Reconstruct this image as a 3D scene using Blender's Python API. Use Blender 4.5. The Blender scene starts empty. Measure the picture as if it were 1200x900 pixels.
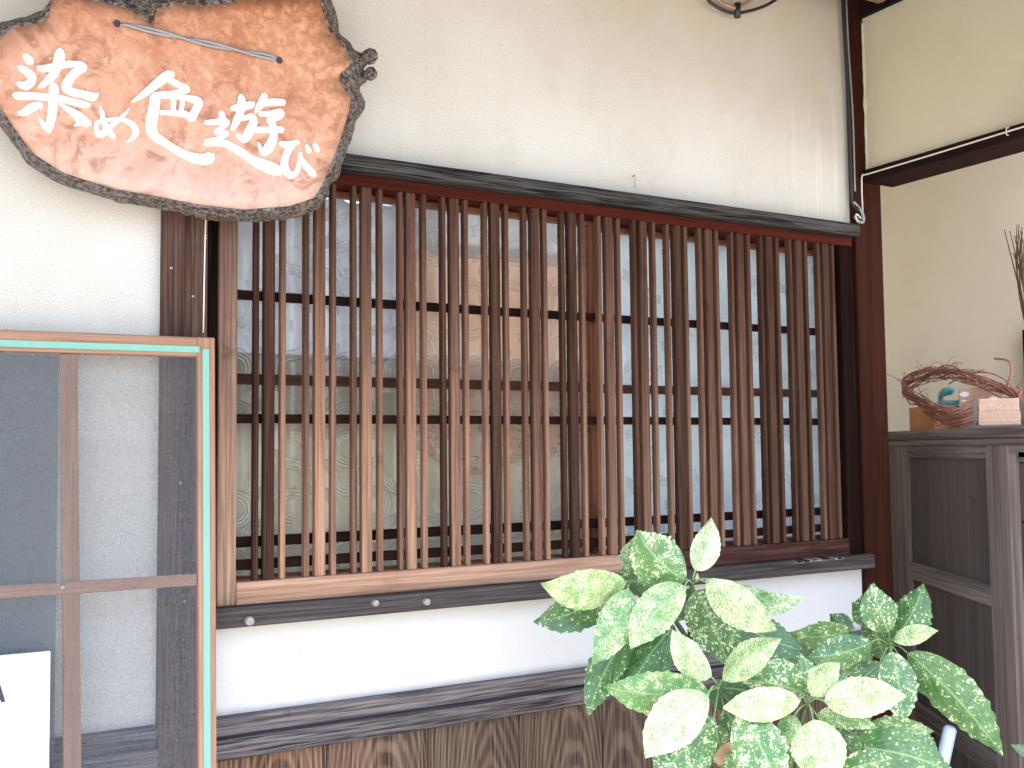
import bpy, bmesh, math, random
from mathutils import Vector, Matrix, noise as mnoise
random.seed(7)
C = bpy.context.scene.collection
SC = bpy.context.scene
rad = math.radians

# ------------------------------------------------------------------ camera
cam_d = bpy.data.cameras.new('camera'); cam = bpy.data.objects.new('camera', cam_d); C.objects.link(cam)
cam_d.sensor_fit = 'HORIZONTAL'; cam_d.sensor_width = 36.0; cam_d.lens = 36.944
cam_d.clip_start = 0.05; cam_d.clip_end = 500
cam.matrix_world = Matrix([[0.867605, -0.021853, -0.496773, 0.0], [-0.497146, -0.058902, -0.865665, -2.0], [-0.010344, 0.998025, -0.061968, 1.4], [0, 0, 0, 1]])
SC.camera = cam
SC.render.resolution_x = 1024; SC.render.resolution_y = 768

# ------------------------------------------------------------------ sky, sun, exposure
SUN_EL, SUN_AZ = rad(70), math.atan2(-0.62, -0.78)
w = bpy.data.worlds.new('World'); SC.world = w; w.use_nodes = True
nt = w.node_tree; nt.nodes.clear()
sky = nt.nodes.new('ShaderNodeTexSky'); sky.sky_type = 'NISHITA'; sky.sun_disc = False
sky.sun_elevation = SUN_EL; sky.sun_rotation = SUN_AZ; sky.dust_density = 3.0; sky.air_density = 0.9; sky.ozone_density = 0.9
bg = nt.nodes.new('ShaderNodeBackground'); bg.inputs[1].default_value = 0.15
wo = nt.nodes.new('ShaderNodeOutputWorld')
nt.links.new(sky.outputs[0], bg.inputs[0]); nt.links.new(bg.outputs[0], wo.inputs[0])
sd = bpy.data.lights.new('sun', 'SUN'); sd.energy = 3.0; sd.angle = rad(0.5); sd.color = (1.0, 0.96, 0.9)
sun = bpy.data.objects.new('sun', sd); C.objects.link(sun)
sv = Vector((math.sin(SUN_AZ)*math.cos(SUN_EL), math.cos(SUN_AZ)*math.cos(SUN_EL), math.sin(SUN_EL)))
sun.rotation_euler = sv.to_track_quat('Z', 'Y').to_euler(); sun.location = sv*20
SC.view_settings.view_transform = 'Standard'; SC.view_settings.look = 'None'
SC.view_settings.exposure = 2.5; SC.view_settings.gamma = 1.0
SC.render.engine = 'CYCLES'
SC.cycles.use_denoising = True
SC.cycles.max_bounces = 8; SC.cycles.diffuse_bounces = 4; SC.cycles.glossy_bounces = 3
SC.cycles.transparent_max_bounces = 16; SC.cycles.sample_clamp_indirect = 6

# ------------------------------------------------------------------ node helpers
class NT:
    def __init__(s, name):
        s.m = bpy.data.materials.new(name); s.m.use_nodes = True; s.t = s.m.node_tree
        s.t.nodes.clear()
        s.out = s.t.nodes.new('ShaderNodeOutputMaterial')
    def n(s, typ, **kw):
        nd = s.t.nodes.new(typ)
        for k, v in kw.items(): setattr(nd, k, v)
        return nd
    def set(s, sock, v):
        if isinstance(v, bpy.types.NodeSocket): s.t.links.new(v, sock)
        elif v is not None: sock.default_value = v
    def math(s, op, a, b=None, c=None, clamp=False):
        nd = s.n('ShaderNodeMath', operation=op); nd.use_clamp = clamp
        s.set(nd.inputs[0], a); s.set(nd.inputs[1], b); s.set(nd.inputs[2], c)
        return nd.outputs[0]
    def vmath(s, op, a, b=None):
        nd = s.n('ShaderNodeVectorMath', operation=op); s.set(nd.inputs[0], a); s.set(nd.inputs[1], b)
        return nd.outputs[0]
    def mix(s, f, a, b, typ='MIX'):
        nd = s.n('ShaderNodeMixRGB', blend_type=typ)
        s.set(nd.inputs[0], f); s.set(nd.inputs[1], rgba(a)); s.set(nd.inputs[2], rgba(b)); return nd.outputs[0]
    def noise(s, vec, scale=5, detail=3, rough=.5, dist=0):
        nd = s.n('ShaderNodeTexNoise'); s.set(nd.inputs['Vector'], vec)
        nd.inputs['Scale'].default_value = scale; nd.inputs['Detail'].default_value = detail
        nd.inputs['Roughness'].default_value = rough; nd.inputs['Distortion'].default_value = dist
        return nd.outputs['Fac']
    def ramp(s, f, lo, hi, a=0., b=1.):
        nd = s.n('ShaderNodeMapRange'); nd.interpolation_type = 'SMOOTHSTEP'
        s.set(nd.inputs[0], f); s.set(nd.inputs[1], lo); s.set(nd.inputs[2], hi)
        nd.inputs[3].default_value = a; nd.inputs[4].default_value = b; return nd.outputs[0]
    def mapping(s, vec, scale):
        nd = s.n('ShaderNodeMapping'); s.set(nd.inputs[0], vec); nd.inputs['Scale'].default_value = scale; return nd.outputs[0]
    def coord(s, which='Object'): return s.n('ShaderNodeTexCoord').outputs[which]
    def rnd(s): return s.n('ShaderNodeObjectInfo').outputs['Random']
    def pos(s):
        g = s.n('ShaderNodeNewGeometry'); sp = s.n('ShaderNodeSeparateXYZ'); s.t.links.new(g.outputs['Position'], sp.inputs[0]); return sp.outputs
    def sep(s, v):
        sp = s.n('ShaderNodeSeparateXYZ'); s.t.links.new(v, sp.inputs[0]); return sp.outputs
    def attr(s, name, typ='OBJECT'):
        a = s.n('ShaderNodeAttribute'); a.attribute_type = typ; a.attribute_name = name; return a.outputs['Fac']
    def bump(s, h, strength=.3, dist=.002):
        b = s.n('ShaderNodeBump'); s.set(b.inputs['Height'], h); b.inputs['Strength'].default_value = strength
        b.inputs['Distance'].default_value = dist; return b.outputs[0]
    def bsdf(s, col, rough=.6, normal=None, **kw):
        b = s.n('ShaderNodeBsdfPrincipled'); s.set(b.inputs['Base Color'], rgba(col)); s.set(b.inputs['Roughness'], rough)
        if normal is not None: s.t.links.new(normal, b.inputs['Normal'])
        for k, v in kw.items(): s.set(b.inputs[k.replace('_', ' ')], v)
        return b.outputs[0]
    def done(s, sh):
        s.t.links.new(sh, s.out.inputs['Surface']); return s.m
def rgba(c):
    if isinstance(c, (tuple, list)) and len(c) == 3: return (c[0], c[1], c[2], 1)
    return c
def s2l(r, g, b):
    f = lambda c: ((c/255+.055)/1.055)**2.4 if c/255 > .04045 else c/255/12.92
    return (f(r), f(g), f(b))

def wood(name, light, dark, axis='z', rough=.72, fine=1.0, bump=.45, worn=None, wear_lo=None, wear_hi=None, streak=.55, spec=.10, wear_x=None, wear_min=.3):
    """Wood with grain along an axis; each piece offset by its own random value. 'worn' = sun-bleached colour of the piece where weathering reaches it."""
    t = NT(name); co = t.coord(); r = t.rnd()
    off = t.n('ShaderNodeCombineXYZ'); rr = t.math('MULTIPLY', r, 37.0)
    for i in range(3): t.set(off.inputs[i], rr)
    v = t.vmath('ADD', co, off.outputs[0])
    sc = {'x': (5, 210, 210), 'y': (210, 5, 210), 'z': (210, 210, 5)}[axis]
    sc = tuple(a*fine for a in sc)
    v1 = t.mapping(v, sc)
    g = t.noise(v1, 1.0, 4, .6, .4)
    v2 = t.mapping(v, tuple(a*.16 for a in sc)); g2 = t.noise(v2, 1.0, 3, .55, .6)
    v3 = t.mapping(v, tuple(a*2.2 for a in sc)); g3 = t.noise(v3, 1.0, 2, .5)
    grain = t.ramp(g, .36, .64); big = t.ramp(g2, .3, .7)
    f = t.math('ADD', t.math('MULTIPLY', grain, streak), t.math('MULTIPLY', big, 1-streak))
    f = t.math('ADD', f, t.math('MULTIPLY', t.math('SUBTRACT', r, .5), .45), clamp=True)
    col = t.mix(f, dark, light)
    if worn is not None:
        p = t.pos(); n = t.noise(t.mapping(v, tuple(a*.06 for a in sc)), 1.0, 3, .6, .5)
        k = t.ramp(p[2], wear_hi, wear_lo)
        if wear_x: k = t.math('MULTIPLY', k, t.ramp(p[0], wear_x[1], wear_x[0], wear_min, 1.0))
        k = t.math('MULTIPLY', k, t.ramp(t.math('ADD', n, t.math('MULTIPLY', t.math('SUBTRACT', r, .5), .7)), .32, .66))
        wc = t.mix(grain, tuple(c*.55 for c in worn), worn)
        col = t.mix(k, col, wc)
    spot = t.ramp(t.noise(v, 14, 4, .6), .62, .8); col = t.mix(t.math('MULTIPLY', spot, .45), col, tuple(c*.4 for c in dark))
    h = t.math('ADD', t.math('MULTIPLY', g, .7), t.math('MULTIPLY', g3, .3))
    b = t.bump(h, bump, .003)
    return t.done(t.bsdf(col, t.ramp(g, .2, .8, rough-.08, rough+.12), b, Specular_IOR_Level=spec))

def plaster(name, col, stain, rough=.9, sand=1.0, streaks=0.0, grime_falloff=False, brown=False):
    t = NT(name); co = t.coord()
    n1 = t.noise(co, 2.2, 5, .6); n2 = t.noise(co, 360, 2, .6); n3 = t.noise(co, 60, 3, .6); n4 = t.noise(co, 9, 4, .6)
    c = t.mix(t.ramp(n1, .38, .72, 0, .45), col, stain)
    c = t.mix(t.ramp(n4, .55, .75, 0, .25), c, stain)
    c = t.mix(t.math('MULTIPLY', t.ramp(n2, .38, .62), .26*sand), c, tuple(a*.5 for a in stain))
    if streaks:
        sv_ = t.noise(t.mapping(co, (55, 55, 1.2)), 1, 3, .6); ps = t.pos(); msk = t.math('MULTIPLY', t.math('MULTIPLY', t.ramp(ps[0], 1.98, 2.06), t.ramp(ps[0], 2.19, 2.15)), t.ramp(t.math('ADD', ps[2], t.math('MULTIPLY', n4, .2)), 2.55, 2.35))
        c = t.mix(t.math('MULTIPLY', t.math('MULTIPLY', t.ramp(sv_, .5, .7), msk), streaks), c, (.86, .84, .78))
    if grime_falloff:
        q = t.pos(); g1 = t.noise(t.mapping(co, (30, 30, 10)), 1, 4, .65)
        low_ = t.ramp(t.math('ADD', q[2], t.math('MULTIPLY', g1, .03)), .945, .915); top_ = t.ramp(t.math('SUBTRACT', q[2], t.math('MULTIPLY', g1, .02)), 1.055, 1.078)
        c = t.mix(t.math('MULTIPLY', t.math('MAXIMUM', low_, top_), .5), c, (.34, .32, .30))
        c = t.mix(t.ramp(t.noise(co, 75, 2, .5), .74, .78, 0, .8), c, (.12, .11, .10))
        c = t.mix(t.ramp(q[0], 1.0, 1.5, 0, .35), c, (.50, .52, .54))  # greyer to the right: weaker light there put into the colour
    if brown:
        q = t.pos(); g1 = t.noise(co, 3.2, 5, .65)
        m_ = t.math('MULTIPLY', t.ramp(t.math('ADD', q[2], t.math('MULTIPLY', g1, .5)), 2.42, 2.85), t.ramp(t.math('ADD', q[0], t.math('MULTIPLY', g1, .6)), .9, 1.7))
        c = t.mix(t.math('MULTIPLY', m_, .6), c, (.47, .39, .27))  # brown stain at upper right, partly eave shade put into the colour
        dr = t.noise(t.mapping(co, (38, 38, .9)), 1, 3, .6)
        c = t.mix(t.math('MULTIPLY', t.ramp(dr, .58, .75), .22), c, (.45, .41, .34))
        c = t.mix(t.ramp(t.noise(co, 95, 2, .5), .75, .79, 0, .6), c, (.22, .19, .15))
    h = t.math('ADD', t.math('MULTIPLY', n2, .6), t.math('MULTIPLY', n3, .4))
    return t.done(t.bsdf(c, rough, t.bump(h, .45*sand, .002), Specular_IOR_Level=.2))

def plain(name, col, rough=.5, metal=0., var=.25, scale=30, bump=.15, **kw):
    t = NT(name); co = t.coord(); n = t.noise(co, scale, 4, .6)
    c = t.mix(t.ramp(n, .3, .7, 0, var), col, tuple(a*.45 for a in col))
    return t.done(t.bsdf(c, rough, t.bump(n, bump, .002), Metallic=metal, **kw))

# ------------------------------------------------------------------ mesh helpers
def newbm(): return bmesh.new()
def add_box(bm, x0, x1, y0, y1, z0, z1, bev=.0012, mat=None):
    r = bmesh.ops.create_cube(bm, size=1.0)
    vs = r['verts']
    for v in vs:
        v.co = Vector(((x0+x1)/2+v.co.x*(x1-x0), (y0+y1)/2+v.co.y*(y1-y0), (z0+z1)/2+v.co.z*(z1-z0)))
    if mat is not None: bmesh.ops.transform(bm, matrix=mat, verts=vs)
    if bev:
        es = list({e for v in vs for e in v.link_edges})
        bmesh.ops.bevel(bm, geom=es, offset=bev, segments=1, affect='EDGES', profile=.5)
    return bm
def box(*a, **k): return add_box(newbm(), *a, **k)
def add_tube(bm, pts, radii, n=6, cap=True):
    pts = [Vector(p) for p in pts]
    if not isinstance(radii, (list, tuple)): radii = [radii]*len(pts)
    rings = []; ref = Vector((.31, .22, .92))
    for i, p in enumerate(pts):
        d = (pts[min(i+1, len(pts)-1)]-pts[max(i-1, 0)]).normalized()
        a = d.cross(ref)
        if a.length < .05: a = d.cross(Vector((1, 0, 0)))
        a.normalize(); b = d.cross(a).normalized()
        ref = b.cross(d) if False else ref
        rings.append([bm.verts.new(p+(a*math.cos(2*math.pi*k/n)+b*math.sin(2*math.pi*k/n))*radii[i]) for k in range(n)])
    for i in range(len(rings)-1):
        for k in range(n):
            f = bm.faces.new((rings[i][k], rings[i][(k+1) % n], rings[i+1][(k+1) % n], rings[i+1][k])); f.smooth = True
    if cap:
        bm.faces.new(rings[0][::-1]); bm.faces.new(rings[-1])
    return bm
def tube(*a, **k): return add_tube(newbm(), *a, **k)
def catmull(P, per=6, closed=False):
    P = [Vector(p) for p in P]; n = len(P); out = []
    for i in range(n if closed else n-1):
        if closed: a, b, c, d = P[(i-1) % n], P[i], P[(i+1) % n], P[(i+2) % n]
        else: a, b, c, d = P[max(i-1, 0)], P[i], P[i+1], P[min(i+2, n-1)]
        for k in range(per):
            t = k/per; out.append(.5*((2*b)+(c-a)*t+(2*a-5*b+4*c-d)*t*t+(3*b-a-3*c+d)*t**3))
    if not closed: out.append(P[-1])
    return out
def lathe(prof, n=20, origin=(0, 0, 0), axis='z'):
    bm = newbm(); rings = []
    for r, h in prof:
        ring = []
        for k in range(n):
            a = 2*math.pi*k/n; c, s = r*math.cos(a), r*math.sin(a)
            p = (c, s, h) if axis == 'z' else (c, h, s)
            ring.append(bm.verts.new(Vector(p)+Vector(origin)))
        rings.append(ring)
    for i in range(len(rings)-1):
        for k in range(n):
            f = bm.faces.new((rings[i][k], rings[i][(k+1) % n], rings[i+1][(k+1) % n], rings[i+1][k])); f.smooth = True
    bm.faces.new(rings[0][::-1]); bm.faces.new(rings[-1])
    return bm
def obj(name, bm, mat, parent=None, local=False):
    if parent is not None and not local: bmesh.ops.translate(bm, vec=-parent.location, verts=bm.verts)
    bmesh.ops.recalc_face_normals(bm, faces=bm.faces)
    me = bpy.data.meshes.new(name); bm.to_mesh(me); bm.free()
    if mat: me.materials.append(mat)
    o = bpy.data.objects.new(name, me); C.objects.link(o)
    if parent is not None: o.parent = parent
    return o
def tag(o, label, cat, group=None):
    o['label'] = label; o['category'] = cat
    if group: o['group'] = group
    return o
def thing(name, label, cat, loc=(0, 0, 0), rot=None, group=None):
    o = bpy.data.objects.new(name, None); C.objects.link(o); o.location = loc; o.empty_display_size = .05
    if rot is not None: o.rotation_euler = rot
    return tag(o, label, cat, group)
def struct(name, bm, mat):
    o = obj(name, bm, mat); o['kind'] = 'structure'; return o

# ------------------------------------------------------------------ materials
M = {}
M['post'] = wood('post wood', (.15, .088, .066), (.035, .018, .014), 'z', worn=(.36, .25, .19), wear_lo=.7, wear_hi=2.5, wear_x=(.3, 1.8))
M['post_right'] = wood('corner post wood', (.048, .0145, .008), (.014, .005, .0035), 'z', rough=.75, spec=.05, streak=.35)
M['lintel'] = wood('weathered black lintel wood', (.10, .094, .09), (.004, .004, .004), 'x', rough=.9, bump=.9, streak=.75, fine=1.5, spec=.06)
M['head'] = wood('red brown head rail wood', (.092, .0155, .008), (.022, .0065, .004), 'x', rough=.6, spec=.04, streak=.3)
M['bar'] = wood('lattice bar wood', (.110, .056, .038), (.034, .016, .011), 'z', spec=.05, wear_min=.15, worn=(.45, .255, .165), wear_lo=1.1, wear_hi=1.98, wear_x=(.5, 2.3), bump=.4)
M['cross'] = wood('lattice cross rail wood', (.028, .011, .008), (.008, .004, .0035), 'x', rough=.75, spec=.05)
M['stile'] = wood('lattice stile wood', (.125, .07, .052), (.038, .02, .016), 'z', worn=(.42, .26, .18), wear_lo=1.1, wear_hi=2.0, wear_x=(.5, 2.0))
M['jamb'] = wood('dark jamb wood', (.018, .009, .007), (.005, .003, .003), 'z', rough=.9, spec=.0)
M['bottom'] = wood('bleached bottom rail wood', (.55, .34, .23), (.27, .15, .095), 'x', rough=.8, bump=.5)
M['bottom_dark'] = wood('dark bottom rail wood', (.13, .055, .038), (.035, .014, .011), 'x', rough=.65, bump=.4)
M['sill'] = wood('grey sill wood', (.090, .077, .073), (.018, .014, .0135), 'x', rough=.8, bump=.6, streak=.7)
M['dado'] = wood('weathered dado wood', (.20, .178, .175), (.007, .006, .006), 'x', rough=.9, bump=1.0, streak=.75, fine=1.25, spec=.06)
M['sash'] = wood('sash wood', (.26, .10, .055), (.11, .037, .022), 'z', rough=.5)
M['muntin'] = wood('muntin wood', (.11, .044, .03), (.035, .015, .011), 'x', rough=.55)
M['screen_wood'] = wood('screen frame wood', (.43, .255, .17), (.27, .15, .10), 'z', rough=.8, bump=.25)
M['screen_wood_x'] = wood('screen rail wood', (.43, .255, .17), (.27, .15, .10), 'x', rough=.8, bump=.25)
M['cabinet'] = wood('grey cabinet wood', (.36, .30, .275), (.12, .098, .090), 'z', rough=.85, bump=.4, fine=.6)
M['cabinet_x'] = wood('grey cabinet rail wood', (.36, .30, .275), (.12, .098, .090), 'x', rough=.85, bump=.4, fine=.6)
M['cabinet_panel'] = wood('dark cabinet panel wood', (.19, .152, .142), (.115, .092, .087), 'z', rough=.8, bump=.25, fine=.45, streak=.25)
M['black_wood'] = wood('black beam wood', (.015, .010, .008), (.006, .004, .004), 'y', rough=.7)
M['beam'] = wood('side beam wood', (.032, .013, .010), (.010, .005, .0045), 'y', rough=.75, spec=.05)
M['peg'] = plain('weathered peg wood', (.36, .31, .29), .8, 0, .6, 160, .4)
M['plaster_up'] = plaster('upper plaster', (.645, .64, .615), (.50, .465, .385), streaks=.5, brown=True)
M['plaster_low'] = plaster('lower white plaster', (.63, .62, .585), (.52, .525, .52), sand=.6, grime_falloff=True)
M['plaster_side'] = plaster('cream side plaster', (.60, .56, .43), (.50, .45, .32), sand=.35)
M['plaster_alcove'] = plaster('alcove plaster', (.90, .82, .67), (.80, .71, .54), sand=.3)
M['white_cord'] = plain('white cord', (.72, .70, .66), .6, 0, .2, 80)
M['black_cable'] = plain('black cable', (.02, .02, .02), .45, 0, .2, 60)
M['grey_cable'] = plain('grey cable', (.30, .31, .33), .5, 0, .2, 60)
M['steel'] = plain('dull steel', (.36, .36, .36), .4, .9, .3, 200)
M['mint'] = plain('mint tape', (.19, .42, .34), .55, 0, .12, 90, .05)
M['white_paint'] = plain('white board paint', (.80, .80, .78), .6, 0, .12, 20, .1)
M['ink'] = plain('dark ink', (.05, .035, .06), .7, 0, .2, 50)
M['twig'] = plain('red brown twig', (.48, .22, .16), .95, 0, .6, 90, .4)
M['broom_twig'] = plain('dry broom twig', (.16, .095, .05), .8, 0, .6, 90, .4)
M['orange_block'] = wood('orange wood block', (.70, .33, .145), (.58, .25, .10), 'y', rough=.6, bump=.1, fine=.6)
M['box_wood'] = wood('pale box wood', (.78, .56, .42), (.62, .41, .29), 'y', rough=.65, bump=.15, fine=.8)
M['box_end'] = plain('box end wood', (.22, .18, .15), .8, 0, .4, 60)
M['card'] = plain('brown cardboard', (.56, .36, .25), .85, 0, .2, 25)
M['white_scrap'] = plain('white scraps', (.85, .85, .85), .7, 0, .1, 30)
M['cyan'] = plain('cyan plastic', (.07, .48, .64), .3, 0, .15, 30, .03)
M['jar'] = plain('grey green glass jar', (.24, .28, .27), .15, 0, .3, 40, .02)
M['handle'] = plain('pale blue plastic', (.55, .66, .88), .4, 0, .12, 30, .03)
M['stem'] = plain('green stem', (.055, .12, .035), .45, 0, .5, 40, .2)
M['bud'] = plain('pale bud', (.5, .55, .25), .5, 0, .3, 80)
M['ground'] = plain('pale concrete ground', (.33, .30, .26), .9, 0, .3, 6, .4)
M['soffit'] = wood('eave soffit boards', (.10, .065, .045), (.05, .03, .02), 'y', rough=.7)
M['purlin'] = plain('brown purlin wood', (.35, .24, .15), .6, 0, .4, 40)
M['tile'] = plain('grey roof tile', (.10, .105, .11), .5, 0, .3, 20)

def planks_mat():
    t = NT('cedar plank wood'); co = t.coord(); r = t.rnd()
    sp = t.sep(co)
    rr = t.math('MULTIPLY', r, 19.0)
    cv = t.n('ShaderNodeCombineXYZ'); t.set(cv.inputs[0], t.math('ADD', sp[0], rr)); t.set(cv.inputs[1], sp[1]); t.set(cv.inputs[2], t.math('ADD', sp[2], rr))
    warp = t.noise(t.mapping(cv.outputs[0], (14, 14, 2.2)), 1, 3, .55)
    # growth rings cut lengthwise: cathedral arches
    cx = t.math('MULTIPLY', t.math('SUBTRACT', r, .5), .1)
    dx = t.math('SUBTRACT', sp[0], cx)
    q = t.math('SQRT', t.math('ADD', t.math('MULTIPLY', dx, dx), t.math('MULTIPLY', t.math('MULTIPLY', t.math('ADD', sp[2], .55), t.math('ADD', sp[2], .55)), .010)))
    ph = t.math('ADD', t.math('MULTIPLY', q, t.math('ADD', 650., t.math('MULTIPLY', r, 420.))), t.math('MULTIPLY', warp, 22))
    ring = t.ramp(t.math('SINE', ph), -.6, .9)
    fine = t.noise(t.mapping(cv.outputs[0], (260, 260, 4)), 1, 3, .6)
    big = t.noise(t.mapping(cv.outputs[0], (9, 9, 1.5)), 1, 3, .6)
    k = t.math('ADD', t.math('MULTIPLY', ring, .42), t.math('MULTIPLY', t.ramp(fine, .35, .65), .58)); k = t.math('MULTIPLY', k, t.ramp(big, .2, .8, .7, 1.1))
    brown = t.mix(k, (.040, .021, .014), (.30, .165, .095))
    grey = t.mix(k, (.028, .017, .012), (.18, .120, .086))
    p = t.pos(); px_ = t.ramp(t.math('ADD', p[0], t.math('MULTIPLY', big, .6)), .8, 1.35)
    c = t.mix(px_, brown, grey)
    h = t.math('ADD', t.math('MULTIPLY', ring, .6), t.math('MULTIPLY', fine, .4))
    return t.done(t.bsdf(c, .75, t.bump(h, .6, .002), Specular_IOR_Level=.25))
M['plank'] = planks_mat()

def leaf_mat():
    t = NT('spotted leaf'); co = t.coord(); sp = t.attr('speckle'); r = t.rnd()
    uv = t.n('ShaderNodeUVMap').outputs[0]; u = t.sep(uv)
    off = t.n('ShaderNodeCombineXYZ'); t.set(off.inputs[0], t.math('MULTIPLY', r, 31.)); v = t.vmath('ADD', co, off.outputs[0])
    n1a = t.noise(v, 230, 2, .55); n1b = t.noise(v, 430, 2, .55); n1c = t.noise(v, 120, 2, .5)
    kk = t.ramp(sp, .35, .75); n1 = t.math('ADD', t.math('MULTIPLY', n1a, t.math('SUBTRACT', 1., kk)), t.math('MULTIPLY', n1b, kk))
    n1 = t.math('ADD', n1, t.math('MULTIPLY', t.math('MULTIPLY', t.math('SUBTRACT', n1c, .5), .5), t.math('SUBTRACT', 1., kk))); n2 = t.noise(v, 42, 3, .6); n3 = t.noise(v, 620, 2, .6)
    nn = t.math('ADD', t.math('MULTIPLY', n1, .58), t.math('ADD', t.math('MULTIPLY', n2, .28), t.math('MULTIPLY', n3, .15)))
    thr = t.math('SUBTRACT', .628, t.math('MULTIPLY', sp, .185))
    edge_ = t.math('ABSOLUTE', t.math('SUBTRACT', u[0], .5)); thr = t.math('ADD', thr, t.math('MULTIPLY', t.math('SUBTRACT', r, .5), .03)); thr = t.math('ADD', thr, t.math('MULTIPLY', t.math('SUBTRACT', .3, edge_), .03))
    spot = t.ramp(nn, thr, t.math('ADD', thr, .03))
    g1 = t.mix(t.ramp(n2, .3, .7), (.028, .108, .024), (.075, .215, .052))
    young = t.mix(t.ramp(n2, .3, .7), (.14, .33, .085), (.23, .43, .14))
    green = t.mix(t.ramp(sp, .3, .8), g1, young)
    green = t.mix(t.ramp(sp, .22, .05), green, t.mix(.5, green, (.02, .08, .05)))
    pale = t.mix(t.math('MULTIPLY', r, .8), (.64, .68, .44), (.69, .69, .38))
    c = t.mix(spot, green, pale)
    d = t.math('ABSOLUTE', t.math('SUBTRACT', u[0], .5))
    mid = t.ramp(d, .035, .012)
    vein = t.math('SINE', t.math('ADD', t.math('MULTIPLY', u[1], 48.), t.math('MULTIPLY', d, -52.)))
    vm = t.math('MULTIPLY', t.ramp(vein, .93, 1.0), .35)
    tip = t.math('MULTIPLY', t.ramp(u[1], .965, 1.0), t.math('GREATER_THAN', r, .55)); c = t.mix(t.math('MULTIPLY', tip, .8), c, (.16, .09, .04))
    c = t.mix(t.math('MAXIMUM', t.math('MULTIPLY', mid, .65), vm), c, (.30, .46, .20))
    h = t.math('ADD', t.math('ADD', t.math('MULTIPLY', mid, -.6), t.math('MULTIPLY', t.ramp(vein, .5, 1.0), -.5)), t.math('MULTIPLY', n2, .9))
    b = t.bump(h, .35, .002)
    s = t.bsdf(c, t.ramp(n2, .3, .7, .30, .46), b, Specular_IOR_Level=.7)
    tr = t.n('ShaderNodeBsdfTranslucent'); t.set(tr.inputs[0], t.mix(.5, c, (.25, .5, .1)))
    mx = t.n('ShaderNodeMixShader'); mx.inputs[0].default_value = .14
    t.t.links.new(s, mx.inputs[1]); t.t.links.new(tr.outputs[0], mx.inputs[2])
    return t.done(mx.outputs[0])
M['leaf'] = leaf_mat()
M['dead_leaf'] = plain('dry brown leaf', (.45, .30, .18), .8, 0, .5, 60, .3)

def slab_mat():
    t = NT('burl slab wood'); co = t.coord()
    n1 = t.noise(co, 5, 5, .65, 1.5); n2 = t.noise(co, 14, 5, .65, 2.0); n3 = t.noise(co, 60, 4, .7, .6); n4 = t.noise(co, 180, 3, .6)
    c = t.mix(t.ramp(n1, .36, .62), (.47, .205, .125), (.62, .36, .255))
    c = t.mix(t.ramp(n2, .49, .66, 0, .75), c, (.30, .12, .07))
    c = t.mix(t.ramp(n3, .52, .7, 0, .45), c, (.70, .52, .42))
    p = t.sep(co)
    up = t.ramp(t.math('ADD', t.math('ADD', t.math('MULTIPLY', p[0], .35), p[2]), t.math('MULTIPLY', n1, .35)), .13, .42)
    c = t.mix(t.math('MULTIPLY', up, .6), c, t.mix(t.ramp(n3, .4, .62), (.36, .145, .065), (.64, .31, .15)))
    low = t.ramp(t.math('ADD', p[2], t.math('MULTIPLY', n2, .16)), .02, -.10)
    c = t.mix(t.math('MULTIPLY', low, .65), c, (.52, .42, .38))
    c = t.mix(t.ramp(n4, .64, .74, 0, .5), c, (.18, .08, .05))
    return t.done(t.bsdf(c, t.ramp(n2, .3, .7, .38, .6), t.bump(t.math('ADD', n3, t.math('MULTIPLY', n4, .5)), .25, .002), Specular_IOR_Level=.45))
M['slab'] = slab_mat()
def bark_mat():
    t = NT('live edge bark'); co = t.coord()
    n1 = t.noise(co, 28, 5, .7, 1.0); n2 = t.noise(co, 120, 4, .7, .8)
    c = t.mix(t.ramp(n2, .4, .62), (.028, .025, .024), (.26, .23, .215))
    c = t.mix(t.ramp(n1, .5, .62, 0, .75), c, t.mix(t.ramp(n2, .45, .6), (.07, .035, .02), (.36, .21, .12)))
    return t.done(t.bsdf(c, .65, t.bump(t.math('ADD', n1, n2), 1.0, .006), Specular_IOR_Level=.4))
M['bark'] = bark_mat()
def paint_mat():
    t = NT('white brush paint'); co = t.coord(); n = t.noise(t.mapping(co, (160, 160, 60)), 1, 3, .7); n2 = t.noise(co, 22, 3, .6)
    c = t.mix(t.ramp(t.math('ADD', n, t.math('MULTIPLY', n2, .5)), .86, .98, 0, .55), (.86, .85, .82), (.62, .42, .31))
    return t.done(t.bsdf(c, .6, t.bump(n, .4, .001)))
M['paint'] = paint_mat()

def mesh_screen(name, dens, col):
    t = NT(name); co = t.coord(); n = t.noise(t.mapping(co, (420, 420, 260)), 1, 3, .65)
    n2 = t.noise(t.mapping(co, (3, 3, 60)), 1, 2, .6, 1.)
    d = t.bsdf(t.mix(n, tuple(a*.7 for a in col), col), .7, None)
    tr = t.n('ShaderNodeBsdfTransparent'); mx = t.n('ShaderNodeMixShader')
    t.set(mx.inputs[0], t.math('ADD', dens-.16, t.math('ADD', t.math('MULTIPLY', t.ramp(n, .3, .7), .20), t.math('MULTIPLY', n2, .12))))
    t.t.links.new(tr.outputs[0], mx.inputs[1]); t.t.links.new(d, mx.inputs[2]); return t.done(mx.outputs[0])
M['mesh'] = mesh_screen('insect mesh', .19, (.165, .18, .195))
M['mesh2'] = mesh_screen('second layer of insect mesh', .42, (.125, .155, .18))

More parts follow.
